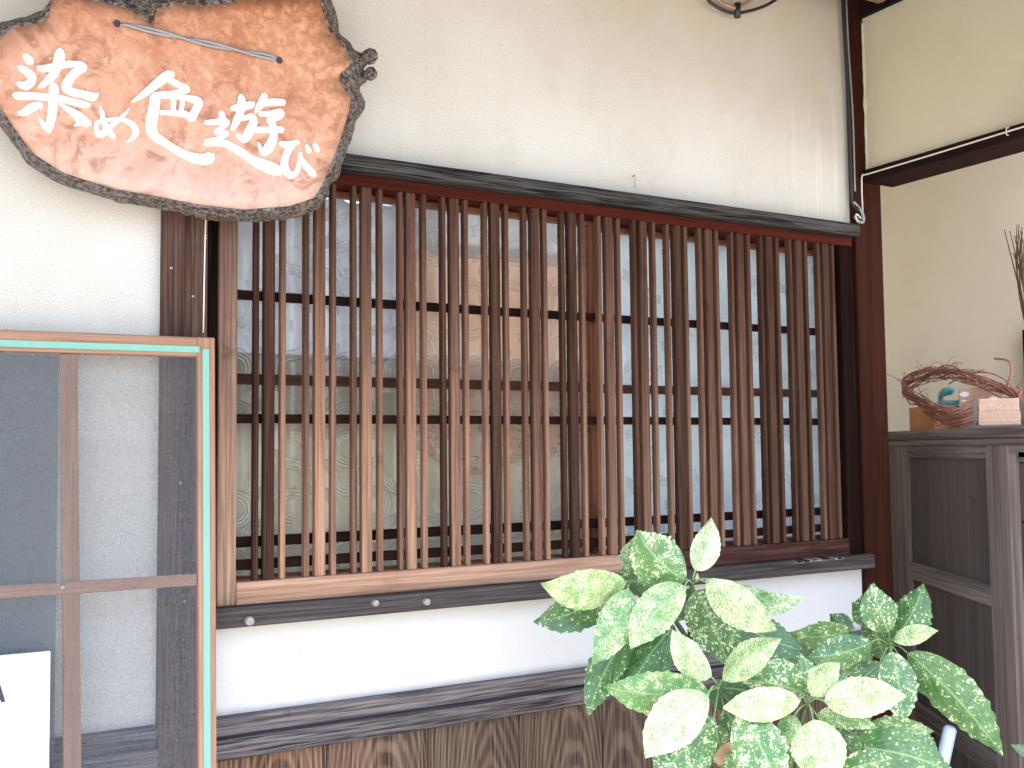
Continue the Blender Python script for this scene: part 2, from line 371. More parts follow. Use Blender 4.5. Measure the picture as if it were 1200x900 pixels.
def pattern_glass(name, cell, tint, milky, bumpk, sparse=.15):
    """Figured glass: rounded bands of parallel ribs pressed into the pane (quarter arcs in random cells)."""
    t = NT(name); co = t.coord(); p = t.sep(co)
    X = t.math('DIVIDE', p[0], cell); Z = t.math('DIVIDE', p[2], cell)
    ix = t.math('FLOOR', X); iz = t.math('FLOOR', Z)
    fx = t.math('SUBTRACT', X, ix); fz = t.math('SUBTRACT', Z, iz)
    cv = t.n('ShaderNodeCombineXYZ'); t.set(cv.inputs[0], ix); t.set(cv.inputs[1], iz)
    wn = t.n('ShaderNodeTexWhiteNoise'); wn.noise_dimensions = '3D'; t.t.links.new(cv.outputs[0], wn.inputs[0])
    fl = t.math('GREATER_THAN', wn.outputs['Value'], .5)
    fx2 = t.math('ADD', t.math('MULTIPLY', fx, t.math('SUBTRACT', 1., fl)), t.math('MULTIPLY', t.math('SUBTRACT', 1., fx), fl))
    d1 = t.math('SQRT', t.math('ADD', t.math('MULTIPLY', fx2, fx2), t.math('MULTIPLY', fz, fz)))
    gx = t.math('SUBTRACT', 1., fx2); gz = t.math('SUBTRACT', 1., fz)
    d2 = t.math('SQRT', t.math('ADD', t.math('MULTIPLY', gx, gx), t.math('MULTIPLY', gz, gz)))
    d = t.math('MINIMUM', d1, d2)
    band = t.math('MULTIPLY', t.ramp(d, .28, .31), t.ramp(d, .72, .69))
    rib = t.math('SINE', t.math('MULTIPLY', d, 2*math.pi*8.6))
    col_ = t.sep(wn.outputs['Color']); on = t.math('GREATER_THAN', col_[1], sparse)
    band = t.math('MULTIPLY', band, on)
    ribh = t.math('MULTIPLY', rib, band)
    fine = t.math('SINE', t.math('MULTIPLY', t.math('ADD', p[2], t.math('MULTIPLY', t.noise(co, 9, 2), .08)), 2*math.pi*170))
    flat = t.math('MULTIPLY', t.math('SUBTRACT', 1., band), t.math('MULTIPLY', fine, .12))
    h = t.math('ADD', ribh, flat)
    nb = t.bump(h, bumpk, .0016)
    gl = t.n('ShaderNodeBsdfGlossy'); gl.inputs['Roughness'].default_value = .16; gl.inputs['Color'].default_value = (1, 1, 1, 1); t.t.links.new(nb, gl.inputs['Normal'])
    tr = t.n('ShaderNodeBsdfTransparent'); t.set(tr.inputs[0], t.mix(t.math('MULTIPLY', t.ramp(ribh, -.1, -.9), .30), tint, tuple(a*.45 for a in tint)))  # rib troughs darkened in the tint for contrast
    df = t.n('ShaderNodeBsdfDiffuse'); df.inputs['Color'].default_value = (.72, .70, .62, 1); t.t.links.new(nb, df.inputs['Normal'])
    m1 = t.n('ShaderNodeMixShader'); t.set(m1.inputs[0], t.math('ADD', milky, t.math('MULTIPLY', t.ramp(ribh, .1, .9), .20)))  # rib crests paled: sky reflections put into the diffuse colour
    t.t.links.new(tr.outputs[0], m1.inputs[1]); t.t.links.new(df.outputs[0], m1.inputs[2])
    lw = t.n('ShaderNodeLayerWeight'); lw.inputs['Blend'].default_value = .5; t.t.links.new(nb, lw.inputs['Normal'])
    m2 = t.n('ShaderNodeMixShader'); t.set(m2.inputs[0], t.math('ADD', .035, t.math('MULTIPLY', t.math('POWER', lw.outputs['Facing'], 4.), .6), clamp=True))
    t.t.links.new(m1.outputs[0], m2.inputs[1]); t.t.links.new(gl.outputs[0], m2.inputs[2])
    return t.done(m2.outputs[0])
M['glass'] = pattern_glass('figured glass', .058, (.985, .985, .975), .05, .42)
M['glass_r'] = pattern_glass('figured glass in right sash', .058, (.985, .99, .99), .03, .22, .72)

def cloth(name, c1, c2, scale=8, fold=None, rough=.85, spots=None, trans=.25):
    t = NT(name); co = t.coord(); n = t.noise(co, scale, 4, .6, .5); n2 = t.noise(co, 240, 2, .5)
    c = t.mix(t.ramp(n, .35, .65), c1, c2)
    if spots:
        vo = t.n('ShaderNodeTexVoronoi'); t.t.links.new(co, vo.inputs[0]); vo.inputs['Scale'].default_value = 55
        c = t.mix(t.math('MULTIPLY', t.ramp(vo.outputs['Distance'], .30, .18), t.ramp(t.sep(co)[2], -.10, -.20, 0, .8)), c, spots)
    b = t.bump(t.math('ADD', n, t.math('MULTIPLY', n2, .3)), .3, .003)
    s = t.bsdf(c, rough, b, Specular_IOR_Level=.3)
    tl = t.n('ShaderNodeBsdfTranslucent'); t.set(tl.inputs[0], c); mx = t.n('ShaderNodeMixShader'); mx.inputs[0].default_value = trans
    t.t.links.new(s, mx.inputs[1]); t.t.links.new(tl.outputs[0], mx.inputs[2]); return t.done(mx.outputs[0])
M['pink_cloth'] = cloth('pale pink cloth', (.86, .66, .51), (.91, .77, .64), 7, spots=(.55, .30, .22), trans=.6)
M['white_cloth'] = cloth('white paper', (.86, .86, .86), (.80, .80, .82), 9, trans=.6)
M['plastic'] = cloth('cloudy plastic sheet', (.72, .74, .78), (.85, .86, .88), 14, rough=.22, trans=.5)
M['curtain'] = cloth('pale blue grey curtain', (.76, .82, .83), (.84, .89, .90), 10, trans=.6)
M['drape'] = cloth('grey beige drape', (.58, .54, .43), (.68, .63, .52), 6, trans=.6)
M['room'] = plain('beige room wall', (.60, .55, .44), .9, 0, .3, 4, .1)
M['room_board'] = plain('grey beige board', (.50, .46, .37), .85, 0, .35, 5, .1)

SIGN_FACE=[(0.0909, 2.0566), (0.1155, 2.0798), (0.1342, 2.1035), (0.1662, 2.117), (0.187, 2.127), (0.1918, 2.1603), (0.1996, 2.1737), (0.2263, 2.1764), (0.2729, 2.1756), (0.3149, 2.1737), (0.3408, 2.1605), (0.3582, 2.1501), (0.3608, 2.1769), (0.3944, 2.1977), (0.4469, 2.2038), (0.493, 2.2212), (0.5403, 2.2408), (0.6054, 2.2495), (0.6607, 2.271), (0.6726, 2.23), (0.6829, 2.2019), (0.7071, 2.1829), (0.721, 2.1551), (0.7315, 2.1469), (0.7071, 2.1291), (0.7036, 2.1151), (0.714, 2.0951), (0.728, 2.0856), (0.7244, 2.0582), (0.7123, 2.0195), (0.7002, 1.9812), (0.6865, 1.9463), (0.6695, 1.9047), (0.6527, 1.8767), (0.6032, 1.8551), (0.5187, 1.8397), (0.4392, 1.8406), (0.3729, 1.8471), (0.2922, 1.8529), (0.2161, 1.8702), (0.1672, 1.8972), (0.1319, 1.9452), (0.1046, 1.9879), (0.0914, 2.0283)]
SIGN_OUT=[(0.0843, 2.0384), (0.0859, 2.0893), (0.1171, 2.1245), (0.1559, 2.1425), (0.1928, 2.1649), (0.2059, 2.1917), (0.2636, 2.2146), (0.3642, 2.2347), (0.4861, 2.2706), (0.5998, 2.2885), (0.6939, 2.3019), (0.7132, 2.251), (0.7185, 2.2195), (0.7327, 2.2084), (0.7434, 2.2001), (0.7488, 2.1924), (0.7631, 2.1882), (0.7758, 2.1835), (0.7776, 2.1665), (0.7667, 2.1542), (0.7757, 2.1437), (0.7739, 2.1312), (0.763, 2.1208), (0.7612, 2.1101), (0.772, 2.0912), (0.7738, 2.0777), (0.7611, 2.0637), (0.7522, 2.0486), (0.7396, 2.0008), (0.722, 1.9611), (0.7149, 1.9281), (0.6975, 1.9143), (0.6923, 1.8886), (0.6666, 1.8608), (0.6128, 1.8388), (0.5285, 1.8271), (0.4582, 1.8248), (0.3904, 1.8365), (0.3465, 1.8379), (0.3092, 1.8414), (0.2711, 1.8612), (0.2094, 1.8761), (0.1693, 1.8931), (0.1453, 1.9191), (0.1254, 1.9496), (0.1043, 1.984)]
SIGN_KNOTS=[(0.7722, 2.1759), (0.7739, 2.1416)]
SIGN_HOLES=[(0.297, 2.1427), (0.5844, 2.1291)]
SIGN_CHARS=[[[(0.153, 2.0601, 0.0047), (0.1595, 2.0528, 0.0071), (0.1639, 2.0488, 0.0036)], [(0.1437, 2.0392, 0.0029), (0.1545, 2.0338, 0.0065), (0.1643, 2.0259, 0.0071), (0.1669, 2.0239, 0.0047)], [(0.1431, 2.0115, 0.0035), (0.1538, 2.0085, 0.0071), (0.1644, 2.0187, 0.0059), (0.1675, 2.0301, 0.0024)], [(0.2061, 2.079, 0.0048), (0.2062, 2.0697, 0.0086), (0.2032, 2.0545, 0.0078), (0.1958, 2.0337, 0.0066), (0.1829, 2.0169, 0.0048), (0.1739, 2.0087, 0.0009)], [(0.172, 2.0446, 0.0018), (0.1803, 2.042, 0.0054), (0.1999, 2.0495, 0.006), (0.2198, 2.0569, 0.0054), (0.2377, 2.0586, 0.006), (0.2434, 2.0542, 0.0061), (0.2289, 2.0418, 0.0066), (0.2191, 2.0254, 0.0072), (0.217, 2.0165, 0.0072), (0.2249, 2.0105, 0.0072), (0.2429, 2.0085, 0.0066), (0.2588, 2.0074, 0.0073), (0.2674, 2.0125, 0.0024)], [(0.1364, 1.9901, 0.0029), (0.1445, 1.9902, 0.0065), (0.1702, 1.9936, 0.0059), (0.2029, 1.9955, 0.006), (0.2296, 1.9929, 0.006), (0.2476, 1.9913, 0.0054), (0.2549, 1.9919, 0.0024)], [(0.1977, 2.0194, 0.0036), (0.1979, 2.0109, 0.0078), (0.1976, 1.9878, 0.0074), (0.1951, 1.9632, 0.0071), (0.1927, 1.9459, 0.0059), (0.1918, 1.9356, 0.0014)], [(0.1762, 1.9579, 0.0009), (0.184, 1.947, 0.0047), (0.1928, 1.9387, 0.0048)], [(0.1439, 1.9626, 0.0018), (0.1514, 1.9626, 0.0053), (0.1662, 1.9744, 0.0071), (0.1769, 1.9797, 0.0047), (0.1797, 1.9729, 0.0009)], [(0.2075, 1.9869, 0.0018), (0.2187, 1.9802, 0.0042), (0.2344, 1.9716, 0.0072), (0.2446, 1.9633, 0.0091), (0.2544, 1.9593, 0.0048)], [(0.2302, 1.9526, 0.0008), (0.2391, 1.9588, 0.0048), (0.2481, 1.9613, 0.0048)]], [[(0.2715, 1.992, 0.001), (0.2747, 1.9801, 0.0037), (0.2776, 1.9657, 0.0043), (0.287, 1.9497, 0.0055), (0.2945, 1.9414, 0.0034)], [(0.3183, 1.9956, 0.0008), (0.3075, 1.9801, 0.0031), (0.2915, 1.9628, 0.0043), (0.2756, 1.9456, 0.0055), (0.2687, 1.9434, 0.0046), (0.2651, 1.9589, 0.003), (0.2685, 1.9644, 0.003), (0.2844, 1.9705, 0.0031), (0.3052, 1.9748, 0.0037), (0.3217, 1.9697, 0.0049), (0.3301, 1.9584, 0.0052), (0.3255, 1.9465, 0.0043), (0.3162, 1.9369, 0.0012)]], [[(0.3222, 2.0081, 0.0009), (0.3419, 2.0243, 0.0052), (0.3647, 2.0478, 0.0075), (0.382, 2.0645, 0.0083), (0.3913, 2.0692, 0.0054)], [(0.3864, 2.0576, 0.0053), (0.4027, 2.0511, 0.0053), (0.4161, 2.0456, 0.0061), (0.3969, 2.0362, 0.0045), (0.3736, 2.0309, 0.0038), (0.3591, 2.027, 0.003)], [(0.3591, 2.024, 0.0045), (0.3853, 2.0282, 0.0038), (0.4148, 2.0298, 0.0053), (0.4357, 2.027, 0.0076), (0.4328, 2.0125, 0.0069), (0.424, 1.9957, 0.0076), (0.4216, 1.9897, 0.003)], [(0.3926, 2.0263, 0.0045), (0.3928, 2.0017, 0.0042)], [(0.4088, 2.0273, 0.0038), (0.4067, 2.0038, 0.0038)], [(0.371, 1.9969, 0.0038), (0.3914, 1.9994, 0.0045), (0.4165, 2.0001, 0.0061)], [(0.362, 2.0245, 0.0082), (0.3594, 1.9981, 0.009), (0.3554, 1.9732, 0.0097), (0.3599, 1.9556, 0.009), (0.3802, 1.9432, 0.0068), (0.4038, 1.9311, 0.0068), (0.4276, 1.9235, 0.0084), (0.4486, 1.9232, 0.0099), (0.4582, 1.9291, 0.0095), (0.4624, 1.9328, 0.0046)]], [[(0.5123, 2.0496, 0.0047), (0.5139, 2.0409, 0.007), (0.5108, 2.0316, 0.0062)], [(0.4953, 2.0238, 0.0039), (0.5093, 2.0275, 0.007), (0.5312, 2.0357, 0.0063), (0.5369, 2.0407, 0.0025)], [(0.514, 2.0251, 0.0062), (0.5063, 2.0049, 0.007), (0.4986, 1.9879, 0.0047), (0.494, 1.9829, 0.0009)], [(0.5125, 2.0058, 0.0031), (0.5313, 2.0134, 0.0063), (0.5361, 2.0045, 0.0071), (0.5283, 1.9859, 0.0086), (0.519, 1.9703, 0.007), (0.5055, 1.9763, 0.0023)], [(0.5566, 2.0596, 0.0047), (0.5534, 2.0472, 0.0079), (0.5455, 2.0331, 0.0063), (0.5386, 2.0218, 0.0013)], [(0.5503, 2.0419, 0.0063), (0.5727, 2.047, 0.0067), (0.5935, 2.0503, 0.0056)], [(0.5472, 2.0212, 0.0039), (0.5664, 2.0241, 0.0055), (0.5857, 2.0303, 0.0064), (0.5874, 2.0235, 0.0048), (0.5696, 2.0127, 0.0047)], [(0.5632, 2.0134, 0.0047), (0.5729, 2.0019, 0.0063), (0.573, 1.9794, 0.0079), (0.5634, 1.9589, 0.0087), (0.5539, 1.9496, 0.0055), (0.5452, 1.9666, 0.0019)], [(0.5315, 1.9895, 0.0047), (0.5569, 1.9926, 0.0055), (0.5907, 1.9981, 0.0056)], [(0.4768, 2.0137, 0.0046), (0.48, 2.0025, 0.0062)], [(0.449, 1.9901, 0.0038), (0.4693, 1.9946, 0.0054), (0.4877, 1.9974, 0.0054), (0.477, 1.9848, 0.0046), (0.4679, 1.9741, 0.004), (0.4878, 1.9769, 0.0039), (0.4756, 1.9658, 0.0039), (0.4498, 1.9553, 0.0046)], [(0.4492, 1.9528, 0.0055), (0.4818, 1.9572, 0.0062), (0.5097, 1.9469, 0.007), (0.5349, 1.9328, 0.0078), (0.5636, 1.9237, 0.0118), (0.5829, 1.9197, 0.0095), (0.592, 1.9193, 0.0044)]], [[(0.5869, 1.9711, 0.0048), (0.599, 1.9702, 0.0064), (0.6203, 1.9786, 0.0042)], [(0.6088, 1.9747, 0.0064), (0.5974, 1.9506, 0.0064), (0.5942, 1.9308, 0.0071), (0.604, 1.9143, 0.0072), (0.6171, 1.9208, 0.0048), (0.6237, 1.9443, 0.004), (0.6253, 1.9582, 0.0035)], [(0.623, 1.9539, 0.0026), (0.6353, 1.936, 0.0064), (0.6493, 1.9221, 0.0068), (0.6526, 1.9167, 0.0024)], [(0.6369, 1.9744, 0.0032), (0.6419, 1.9636, 0.0056)], [(0.6519, 1.98, 0.0032), (0.6586, 1.9678, 0.0057)]]]
LEAVES=[([1.1964, -0.3575, 1.1391], [1.1727, -0.3793, 1.1495], [1.0846, -0.3662, 1.138], [1.0011, -0.3507, 1.1572], [-0.0002, 0.0091, -0.0395], 0.74), ([1.1964, -0.3575, 1.1391], [1.1945, -0.3096, 1.1309], [1.1202, -0.2865, 1.0886], [1.0476, -0.244, 1.068], [0.0048, -0.0223, -0.0345], 0.38), ([1.1964, -0.3575, 1.1391], [1.1639, -0.3966, 1.1393], [1.1241, -0.4069, 1.0708], [1.0738, -0.4051, 1.0117], [0.0275, -0.0156, -0.0184], 0.62), ([1.1964, -0.3575, 1.1391], [1.2182, -0.3363, 1.1516], [1.2178, -0.3392, 1.1997], [1.2514, -0.3385, 1.2386], [-0.013, 0.0209, 0.0055], 0.6), ([1.1964, -0.3575, 1.1391], [1.2323, -0.2623, 1.1348], [1.2705, -0.2784, 1.1328], [1.3193, -0.2761, 1.1147], [0.0072, -0.0004, 0.0313], 0.2), ([1.3186, -0.3929, 1.1372], [1.2892, -0.4113, 1.1461], [1.2264, -0.4062, 1.1911], [1.1812, -0.4028, 1.2474], [-0.0343, 0.0113, -0.0375], 0.5), ([1.3186, -0.3929, 1.1372], [1.2686, -0.4338, 1.1419], [1.1969, -0.4313, 1.0937], [1.1391, -0.4328, 1.0367], [0.024, -0.0141, -0.0296], 0.7), ([1.3186, -0.3929, 1.1372], [1.3173, -0.4055, 1.163], [1.3386, -0.4141, 1.212], [1.3672, -0.3951, 1.2632], [-0.0194, 0.0205, 0.0076], 0.95), ([1.3186, -0.3929, 1.1372], [1.3347, -0.4144, 1.1481], [1.3991, -0.4729, 1.1065], [1.4857, -0.5217, 1.113], [0.0186, 0.0172, 0.0273], 0.62), ([1.3186, -0.3929, 1.1372], [1.3164, -0.4384, 1.1453], [1.3449, -0.4978, 1.0996], [1.3771, -0.56, 1.066], [0.0166, -0.0128, 0.0323], 0.9), ([1.3186, -0.3929, 1.1372], [1.3247, -0.3954, 1.124], [1.3409, -0.4294, 1.0581], [1.3535, -0.4484, 0.9869], [0.0276, -0.0446, 0.0231], 0.38), ([1.3186, -0.3929, 1.1372], [1.4412, -0.3763, 1.0524], [1.4947, -0.4172, 1.0168], [1.5683, -0.4447, 0.9896], [0.0181, 0.0008, 0.0357], 0.14), ([1.3186, -0.3929, 1.1372], [1.3369, -0.3339, 1.1348], [1.3107, -0.3155, 1.1206], [1.2922, -0.2834, 1.1107], [0.0052, -0.003, -0.016], 0.3), ([1.3186, -0.3929, 1.1372], [1.3788, -0.3219, 1.1152], [1.3668, -0.3106, 1.0792], [1.3602, -0.283, 1.0436], [0.0203, -0.013, -0.0123], 0.3), ([1.3061, -0.3463, 1.0703], [1.2158, -0.3396, 1.0562], [1.1539, -0.3353, 0.9819], [1.1158, -0.3287, 0.8979], [0.0288, -0.0129, -0.0191], 0.2), ([1.3061, -0.3463, 1.0703], [1.2967, -0.3629, 1.0553], [1.2358, -0.354, 0.9954], [1.1954, -0.3417, 0.9252], [0.0226, -0.0326, -0.0229], 0.2), ([1.3136, -0.4691, 0.9511], [1.28, -0.4845, 0.952], [1.1704, -0.4678, 0.9591], [1.0701, -0.4471, 0.9822], [-0.0052, 0.0044, -0.0413], 0.56), ([1.3136, -0.4691, 0.9511], [1.2441, -0.5223, 0.9606], [1.1649, -0.521, 0.9215], [1.0999, -0.5256, 0.8717], [0.0213, -0.0228, -0.0337], 0.92), ([1.3136, -0.4691, 0.9511], [1.2757, -0.5022, 0.9103], [1.2065, -0.494, 0.8621], [1.1535, -0.4822, 0.8044], [0.0284, -0.0241, -0.0373], 0.46), ([1.3136, -0.4691, 0.9511], [1.2887, -0.4798, 0.9777], [1.2381, -0.4763, 1.0216], [1.2039, -0.4726, 1.0728], [-0.023, 0.0016, -0.0206], 0.9), ([1.3136, -0.4691, 0.9511], [1.2997, -0.4975, 0.9751], [1.3294, -0.5379, 1.0237], [1.3783, -0.5713, 1.0538], [-0.0018, 0.0229, 0.0233], 0.78), ([1.3136, -0.4691, 0.9511], [1.3649, -0.4168, 0.9382], [1.4, -0.4444, 0.9343], [1.4435, -0.4606, 0.9209], [0.009, 0.0024, 0.0349], 0.1), ([1.3136, -0.4691, 0.9511], [1.371, -0.3975, 0.9437], [1.3825, -0.4077, 0.9145], [1.3954, -0.407, 0.8806], [0.0275, -0.0197, 0.0136], 0.12), ([1.4407, -0.5635, 0.9275], [1.3865, -0.6033, 0.9498], [1.3037, -0.5927, 0.9486], [1.225, -0.5801, 0.9525], [-0.0013, -0.0055, -0.0308], 0.95), ([1.4407, -0.5635, 0.9275], [1.4566, -0.5504, 0.9399], [1.3953, -0.5281, 0.9624], [1.3462, -0.489, 0.9681], [-0.0044, 0.0124, -0.0444], 0.45), ([1.4407, -0.5635, 0.9275], [1.4893, -0.5224, 0.9337], [1.4814, -0.5153, 0.9708], [1.4943, -0.4958, 1.0054], [-0.0341, 0.0183, -0.0044], 0.5), ([1.4407, -0.5635, 0.9275], [1.4261, -0.5912, 0.9486], [1.4392, -0.6086, 0.9845], [1.4702, -0.6209, 1.0096], [-0.0067, 0.0223, 0.0157], 0.9), ([1.4407, -0.5635, 0.9275], [1.4235, -0.6241, 0.9448], [1.461, -0.6846, 0.9617], [1.5013, -0.7398, 0.9682], [0.0026, 0.0088, 0.035], 0.93), ([1.4407, -0.5635, 0.9275], [1.4349, -0.5936, 0.9115], [1.4661, -0.6379, 0.9136], [1.4982, -0.6753, 0.8996], [-0.0002, -0.0033, 0.0212], 0.58), ([1.4407, -0.5635, 0.9275], [1.3845, -0.6348, 0.9225], [1.3754, -0.6575, 0.8698], [1.3621, -0.6721, 0.8164], [0.0376, -0.031, 0.003], 0.84), ([1.4407, -0.5635, 0.9275], [1.2783, -0.5632, 0.9348], [1.2967, -0.6053, 0.8688], [1.3118, -0.6301, 0.7949], [0.043, -0.0154, 0.0176], 0.5), ([1.4407, -0.5635, 0.9275], [1.4148, -0.5589, 0.9099], [1.3977, -0.5608, 0.8839], [1.3785, -0.5576, 0.8598], [0.0126, -0.0156, -0.0095], 0.62), ([1.4407, -0.5635, 0.9275], [1.487, -0.5439, 0.9286], [1.5138, -0.5594, 0.9512], [1.5543, -0.5624, 0.97], [-0.0055, 0.01, 0.0135], 0.34), ([1.7574, -0.4839, 0.9884], [1.7243, -0.5136, 1.0235], [1.7053, -0.5065, 1.0721], [1.7112, -0.4899, 1.1209], [-0.0328, 0.0198, -0.0092], 0.4), ([1.7196, -0.4175, 1.0102], [1.7237, -0.4215, 1.0333], [1.7514, -0.4384, 1.0659], [1.7705, -0.4307, 1.1087], [-0.0085, 0.0348, 0.0095], 0.3), ([1.7574, -0.4839, 0.9884], [1.7714, -0.4811, 0.9987], [1.8027, -0.5054, 1.0534], [1.8407, -0.5059, 1.1133], [-0.0126, 0.0351, 0.0153], 0.36), ([1.7574, -0.4839, 0.9884], [1.7337, -0.5176, 1.0045], [1.7569, -0.5518, 1.0233], [1.7852, -0.5837, 1.0312], [0.0001, 0.0078, 0.0192], 0.75), ([1.7574, -0.4839, 0.9884], [1.74, -0.543, 0.9859], [1.7904, -0.6211, 0.8996], [1.8389, -0.6788, 0.8], [0.0171, -0.0311, 0.0318], 0.42), ([1.7574, -0.4839, 0.9884], [1.6955, -0.5411, 0.9935], [1.6856, -0.5673, 0.9274], [1.6668, -0.5845, 0.861], [0.0289, -0.0234, 0.0014], 0.45), ([1.7574, -0.4839, 0.9884], [1.6868, -0.5024, 1.0068], [1.6101, -0.4884, 0.9891], [1.5343, -0.4713, 0.9875], [0.0032, -0.0051, -0.0335], 0.3), ([1.7196, -0.4175, 1.0102], [1.7023, -0.4313, 1.019], [1.6351, -0.4102, 1.0075], [1.5757, -0.3818, 1.0186], [0.003, 0.0073, -0.0311], 0.5), ([1.7196, -0.4175, 1.0102], [1.7727, -0.3785, 1.0086], [1.7446, -0.368, 1.022], [1.7258, -0.3539, 1.0403], [-0.0088, 0.0054, -0.0173], 0.15), ([1.7574, -0.4839, 0.9884], [1.8249, -0.4154, 0.944], [1.8011, -0.4132, 0.9935], [1.7942, -0.4049, 1.0428], [-0.0242, 0.0249, -0.0102], 0.35), ([1.7574, -0.4839, 0.9884], [1.7546, -0.4346, 0.9687], [1.7257, -0.4223, 0.9458], [1.7013, -0.401, 0.9266], [0.0073, -0.0138, -0.0202], 0.5), ([1.7574, -0.4839, 0.9884], [1.7268, -0.4873, 0.9595], [1.6886, -0.4822, 0.9364], [1.6471, -0.4735, 0.9218], [0.0077, -0.0092, -0.0198], 0.25), ([1.7196, -0.4175, 1.0102], [1.6809, -0.3951, 1.0071], [1.6303, -0.3808, 0.9926], [1.5898, -0.3631, 0.9674], [0.0086, -0.0055, -0.0243], 0.3), ([1.7574, -0.4839, 0.9884], [1.8273, -0.4515, 0.9444], [1.853, -0.4715, 0.9082], [1.8853, -0.4791, 0.8645], [0.0129, -0.0114, 0.0134], 0.05), ([1.5621, -0.5819, 0.8575], [1.5513, -0.5879, 0.8667], [1.5881, -0.6423, 0.8806], [1.6287, -0.6911, 0.8804], [0.0082, 0.0091, 0.0219], 0.52), ([1.5621, -0.5819, 0.8575], [1.5105, -0.5977, 0.8469], [1.5682, -0.6728, 0.8436], [1.6292, -0.7328, 0.8136], [0.019, 0.0068, 0.04], 0.3), ([1.5621, -0.5819, 0.8575], [1.4436, -0.6384, 0.8219], [1.4689, -0.6756, 0.8434], [1.501, -0.7083, 0.854], [-0.0005, 0.01, 0.0226], 0.42), ([1.5621, -0.5819, 0.8575], [1.5981, -0.5903, 0.848], [1.5621, -0.5757, 0.842], [1.5341, -0.553, 0.8391], [-0.0012, -0.0072, -0.0218], 0.2), ([1.5621, -0.5819, 0.8575], [1.8969, -0.7352, 0.8002], [1.8479, -0.7273, 0.817], [1.8039, -0.7193, 0.8387], [-0.0045, 0.0013, -0.0115], 0.05), ([1.3136, -0.4691, 0.9511], [1.3581, -0.4836, 0.7973], [1.3401, -0.4788, 0.8152], [1.3272, -0.4683, 0.8309], [-0.0133, 0.006, -0.015], 0.5), ([1.4407, -0.5635, 0.9275], [1.4873, -0.4125, 0.8662], [1.4642, -0.4038, 0.8324], [1.4448, -0.3834, 0.7993], [0.0161, -0.0217, -0.0197], 0.15), ([1.5621, -0.5819, 0.8575], [1.6194, -0.4876, 0.8562], [1.5957, -0.4788, 0.8185], [1.5771, -0.4579, 0.7809], [0.0157, -0.0234, -0.018], 0.15), ([1.5621, -0.5819, 0.8575], [1.6406, -0.5308, 0.8054], [1.6668, -0.5512, 0.7888], [1.6993, -0.5615, 0.7632], [0.0145, -0.0063, 0.0247], 0.25), ([1.4407, -0.5635, 0.9275], [1.5095, -0.4593, 0.8568], [1.5049, -0.4611, 0.8127], [1.5043, -0.4497, 0.7655], [0.0202, -0.021, -0.0033], 0.2), ([1.5621, -0.5819, 0.8575], [1.5338, -0.5849, 0.8031], [1.4882, -0.5663, 0.7796], [1.4524, -0.5348, 0.7567], [0.0049, -0.0164, -0.0263], 0.5), ([1.3136, -0.4691, 0.9511], [1.3518, -0.3653, 0.8088], [1.3367, -0.3612, 0.7682], [1.3247, -0.3438, 0.7261], [0.0187, -0.0196, -0.0112], 0.3), ([1.3136, -0.4691, 0.9511], [1.3565, -0.4326, 0.9038], [1.3686, -0.4528, 0.8688], [1.3781, -0.4627, 0.8282], [0.0193, -0.0198, 0.0134], 0.3), ([1.3136, -0.4691, 0.9511], [1.3403, -0.421, 0.8716], [1.3492, -0.4309, 0.8296], [1.362, -0.427, 0.7822], [0.0252, -0.0127, 0.007], 0.25), ([1.5621, -0.5819, 0.8575], [1.6397, -0.6148, 0.8571], [1.6596, -0.6402, 0.8361], [1.6796, -0.6572, 0.8064], [0.0177, -0.0063, 0.0191], 0.35), ([1.5621, -0.5819, 0.8575], [1.5141, -0.634, 0.8413], [1.4989, -0.6373, 0.8127], [1.4796, -0.6334, 0.7865], [0.0158, -0.0217, -0.0102], 0.55), ([1.7196, -0.4175, 1.0102], [1.6059, -0.4422, 0.9751], [1.5806, -0.4315, 0.9562], [1.5588, -0.4127, 0.9413], [0.0072, -0.0134, -0.0217], 0.25), ([1.4407, -0.5635, 0.9275], [1.5207, -0.3934, 0.9761], [1.5017, -0.3859, 0.9494], [1.4845, -0.3689, 0.925], [0.0143, -0.0187, -0.0191], 0.2)]
DEAD=([1.3249, -0.441, 0.7917], [1.3288, -0.4442, 0.8044], [1.3338, -0.4608, 0.8343], [1.3418, -0.4783, 0.8544], [0.0076, -0.0037, -0.0096])
